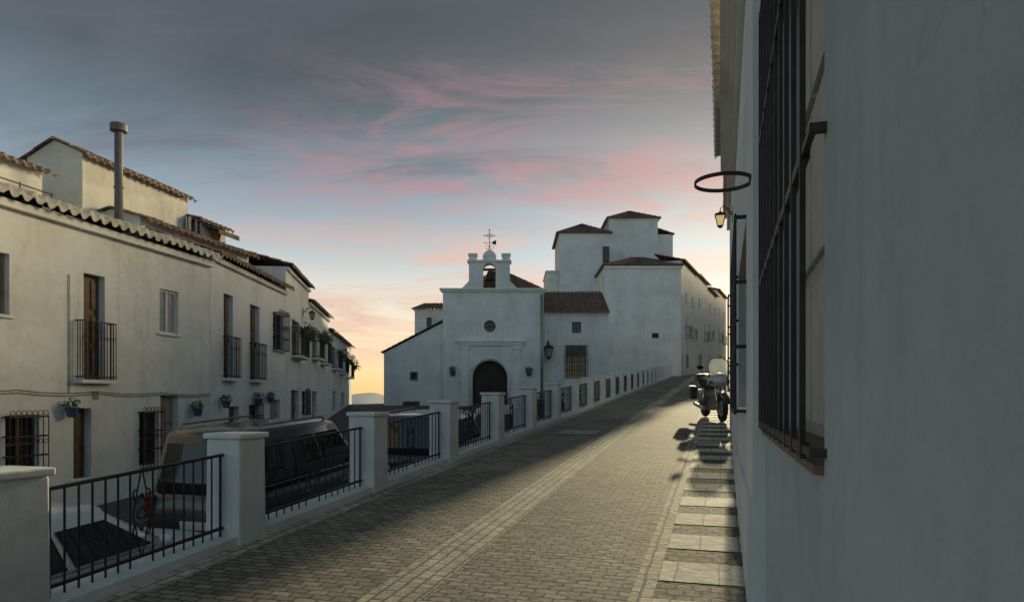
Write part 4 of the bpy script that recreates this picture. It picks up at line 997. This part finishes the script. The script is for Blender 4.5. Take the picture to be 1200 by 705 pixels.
en = MB(); en.box(-.2, .2, -.22, .28, .24, .56); en.ell((-.24, .04, .45), (.14, .17, .12)); en.ell((.24, .04, .45), (.14, .17, .12))
for i in range(4): en.box(-.26, .26, -.1+i*.09, -.06+i*.09, .56, .70)
en.build('engine', M['dull_metal'], mc, False, .01)
fm_ = MB()
for sg in (-1, 1): fm_.tube([(sg*.05, .44, .95), (sg*.13, .1, .72), (sg*.16, -.35, .70), (sg*.14, -.73, .33)], .025, 6); fm_.tube([(sg*.12, -.3, .7), (sg*.12, -1.0, .78)], .02, 6)
fm_.build('frame', M['iron'], mc, True)
fa = MB(); fa.loft([[(-w_, y, z0), (-w_*1.05, y-.03, (z0+z1)/2), (-w_*.7, y-.03, z1), (w_*.7, y-.03, z1), (w_*1.05, y-.03, (z0+z1)/2), (w_, y, z0)] for y, z0, z1, w_ in ((.68, .88, 1.04, .12), (.62, .82, 1.12, .20), (.48, .78, 1.16, .25), (.34, .76, 1.10, .25))]); fa.build('fairing', M['paint_silver'], mc, True, 0, 1)
hl = MB().ell((0, .67, .96), (.11, .06, .085)); hl.build('headlight', M['lens'], mc, True)
for sg in (-1, 1): MB().ell((sg*.25, .60, .92), (.045, .05, .04), 10, 6).build('indicator', M['terra'], mc, True)
ws = MB(); rows = []
for y, z, w_ in ((.60, 1.08, .24), (.54, 1.20, .26), (.47, 1.32, .25), (.42, 1.42, .20), (.39, 1.48, .11)):
    rows.append([(w_*x, y-.10*x*x, z) for x in (-1, -.6, -.2, .2, .6, 1)])
ws.loft(rows, False, False); wo = ws.build('windscreen', M['screen'], mc, True); md = wo.modifiers.new('s', 'SOLIDIFY'); md.thickness = .006
tr_ = MB(); edge = [r_[0] for r_ in rows]+rows[-1][1:-1]+[r_[-1] for r_ in reversed(rows)]
tr_.tube(edge, .010, 5); tr_.build('trim', M['iron'], wo)
hb = MB(); hb.tube([(-.42, .22, 1.04), (-.34, .34, 1.06), (-.12, .40, 1.04), (.12, .40, 1.04), (.34, .34, 1.06), (.42, .22, 1.04)], .014, 8)
for sg in (-1, 1): hb.tube([(sg*.36, .31, 1.06), (sg*.46, .18, 1.03)], .022, 8)
hb.build('handlebar', M['iron'], mc, True)
for sg in (-1, 1):
    m_ = MB(); m_.tube([(sg*.33, .34, 1.06), (sg*.42, .40, 1.22)], .008, 6); m_.ell((sg*.44, .40, 1.26), (.08, .025, .05), 12, 8); m_.build('mirror', M['iron'], mc, True)
    p_ = MB(); p_.box(sg*.33-.1, sg*.33+.1, -.98, -.52, .45, .78); p_.build('pannier', M['paint_black'], mc, False, .04)
    e_ = MB(); e_.tube([(sg*.2, .12, .40), (sg*.22, -.2, .26), (sg*.22, -.95, .32)], .045, 10); e_.build('exhaust', M['chrome'], mc, True)
    c_ = MB(); c_.tube([(sg*.33, .34, .78), (sg*.36, .38, .5), (sg*.3, .3, .32)], .016, 6); c_.build('crash_bar', M['chrome'], mc, True)
MB().box(-.2, .2, -1.12, -.78, .88, 1.08).build('top_case', M['paint_black'], mc, False, .05)
MB().tube([(-.12, -.1, .3), (-.26, -.05, .0)], .015).build('side_stand', M['iron'], mc)
MB().box(-.09, .09, -1.14, -1.1, .55, .68).build('number_plate', M['plate'], mc)

# ------------------------------------------------------------------ camera
cd = bpy.data.cameras.new('camera'); cd.sensor_width = 36; cd.lens = 24; cd.shift_y = (HY-352.5)/1200; cd.clip_start = 0.05; cd.clip_end = 40000
co = bpy.data.objects.new('camera', cd); col.objects.link(co); co.location = (0, 0, EYE); co.rotation_euler = (rad(90), 0, 0)
scene.camera = co
scene.view_settings.view_transform = 'Standard'; scene.view_settings.look = 'None'; scene.view_settings.exposure = 0
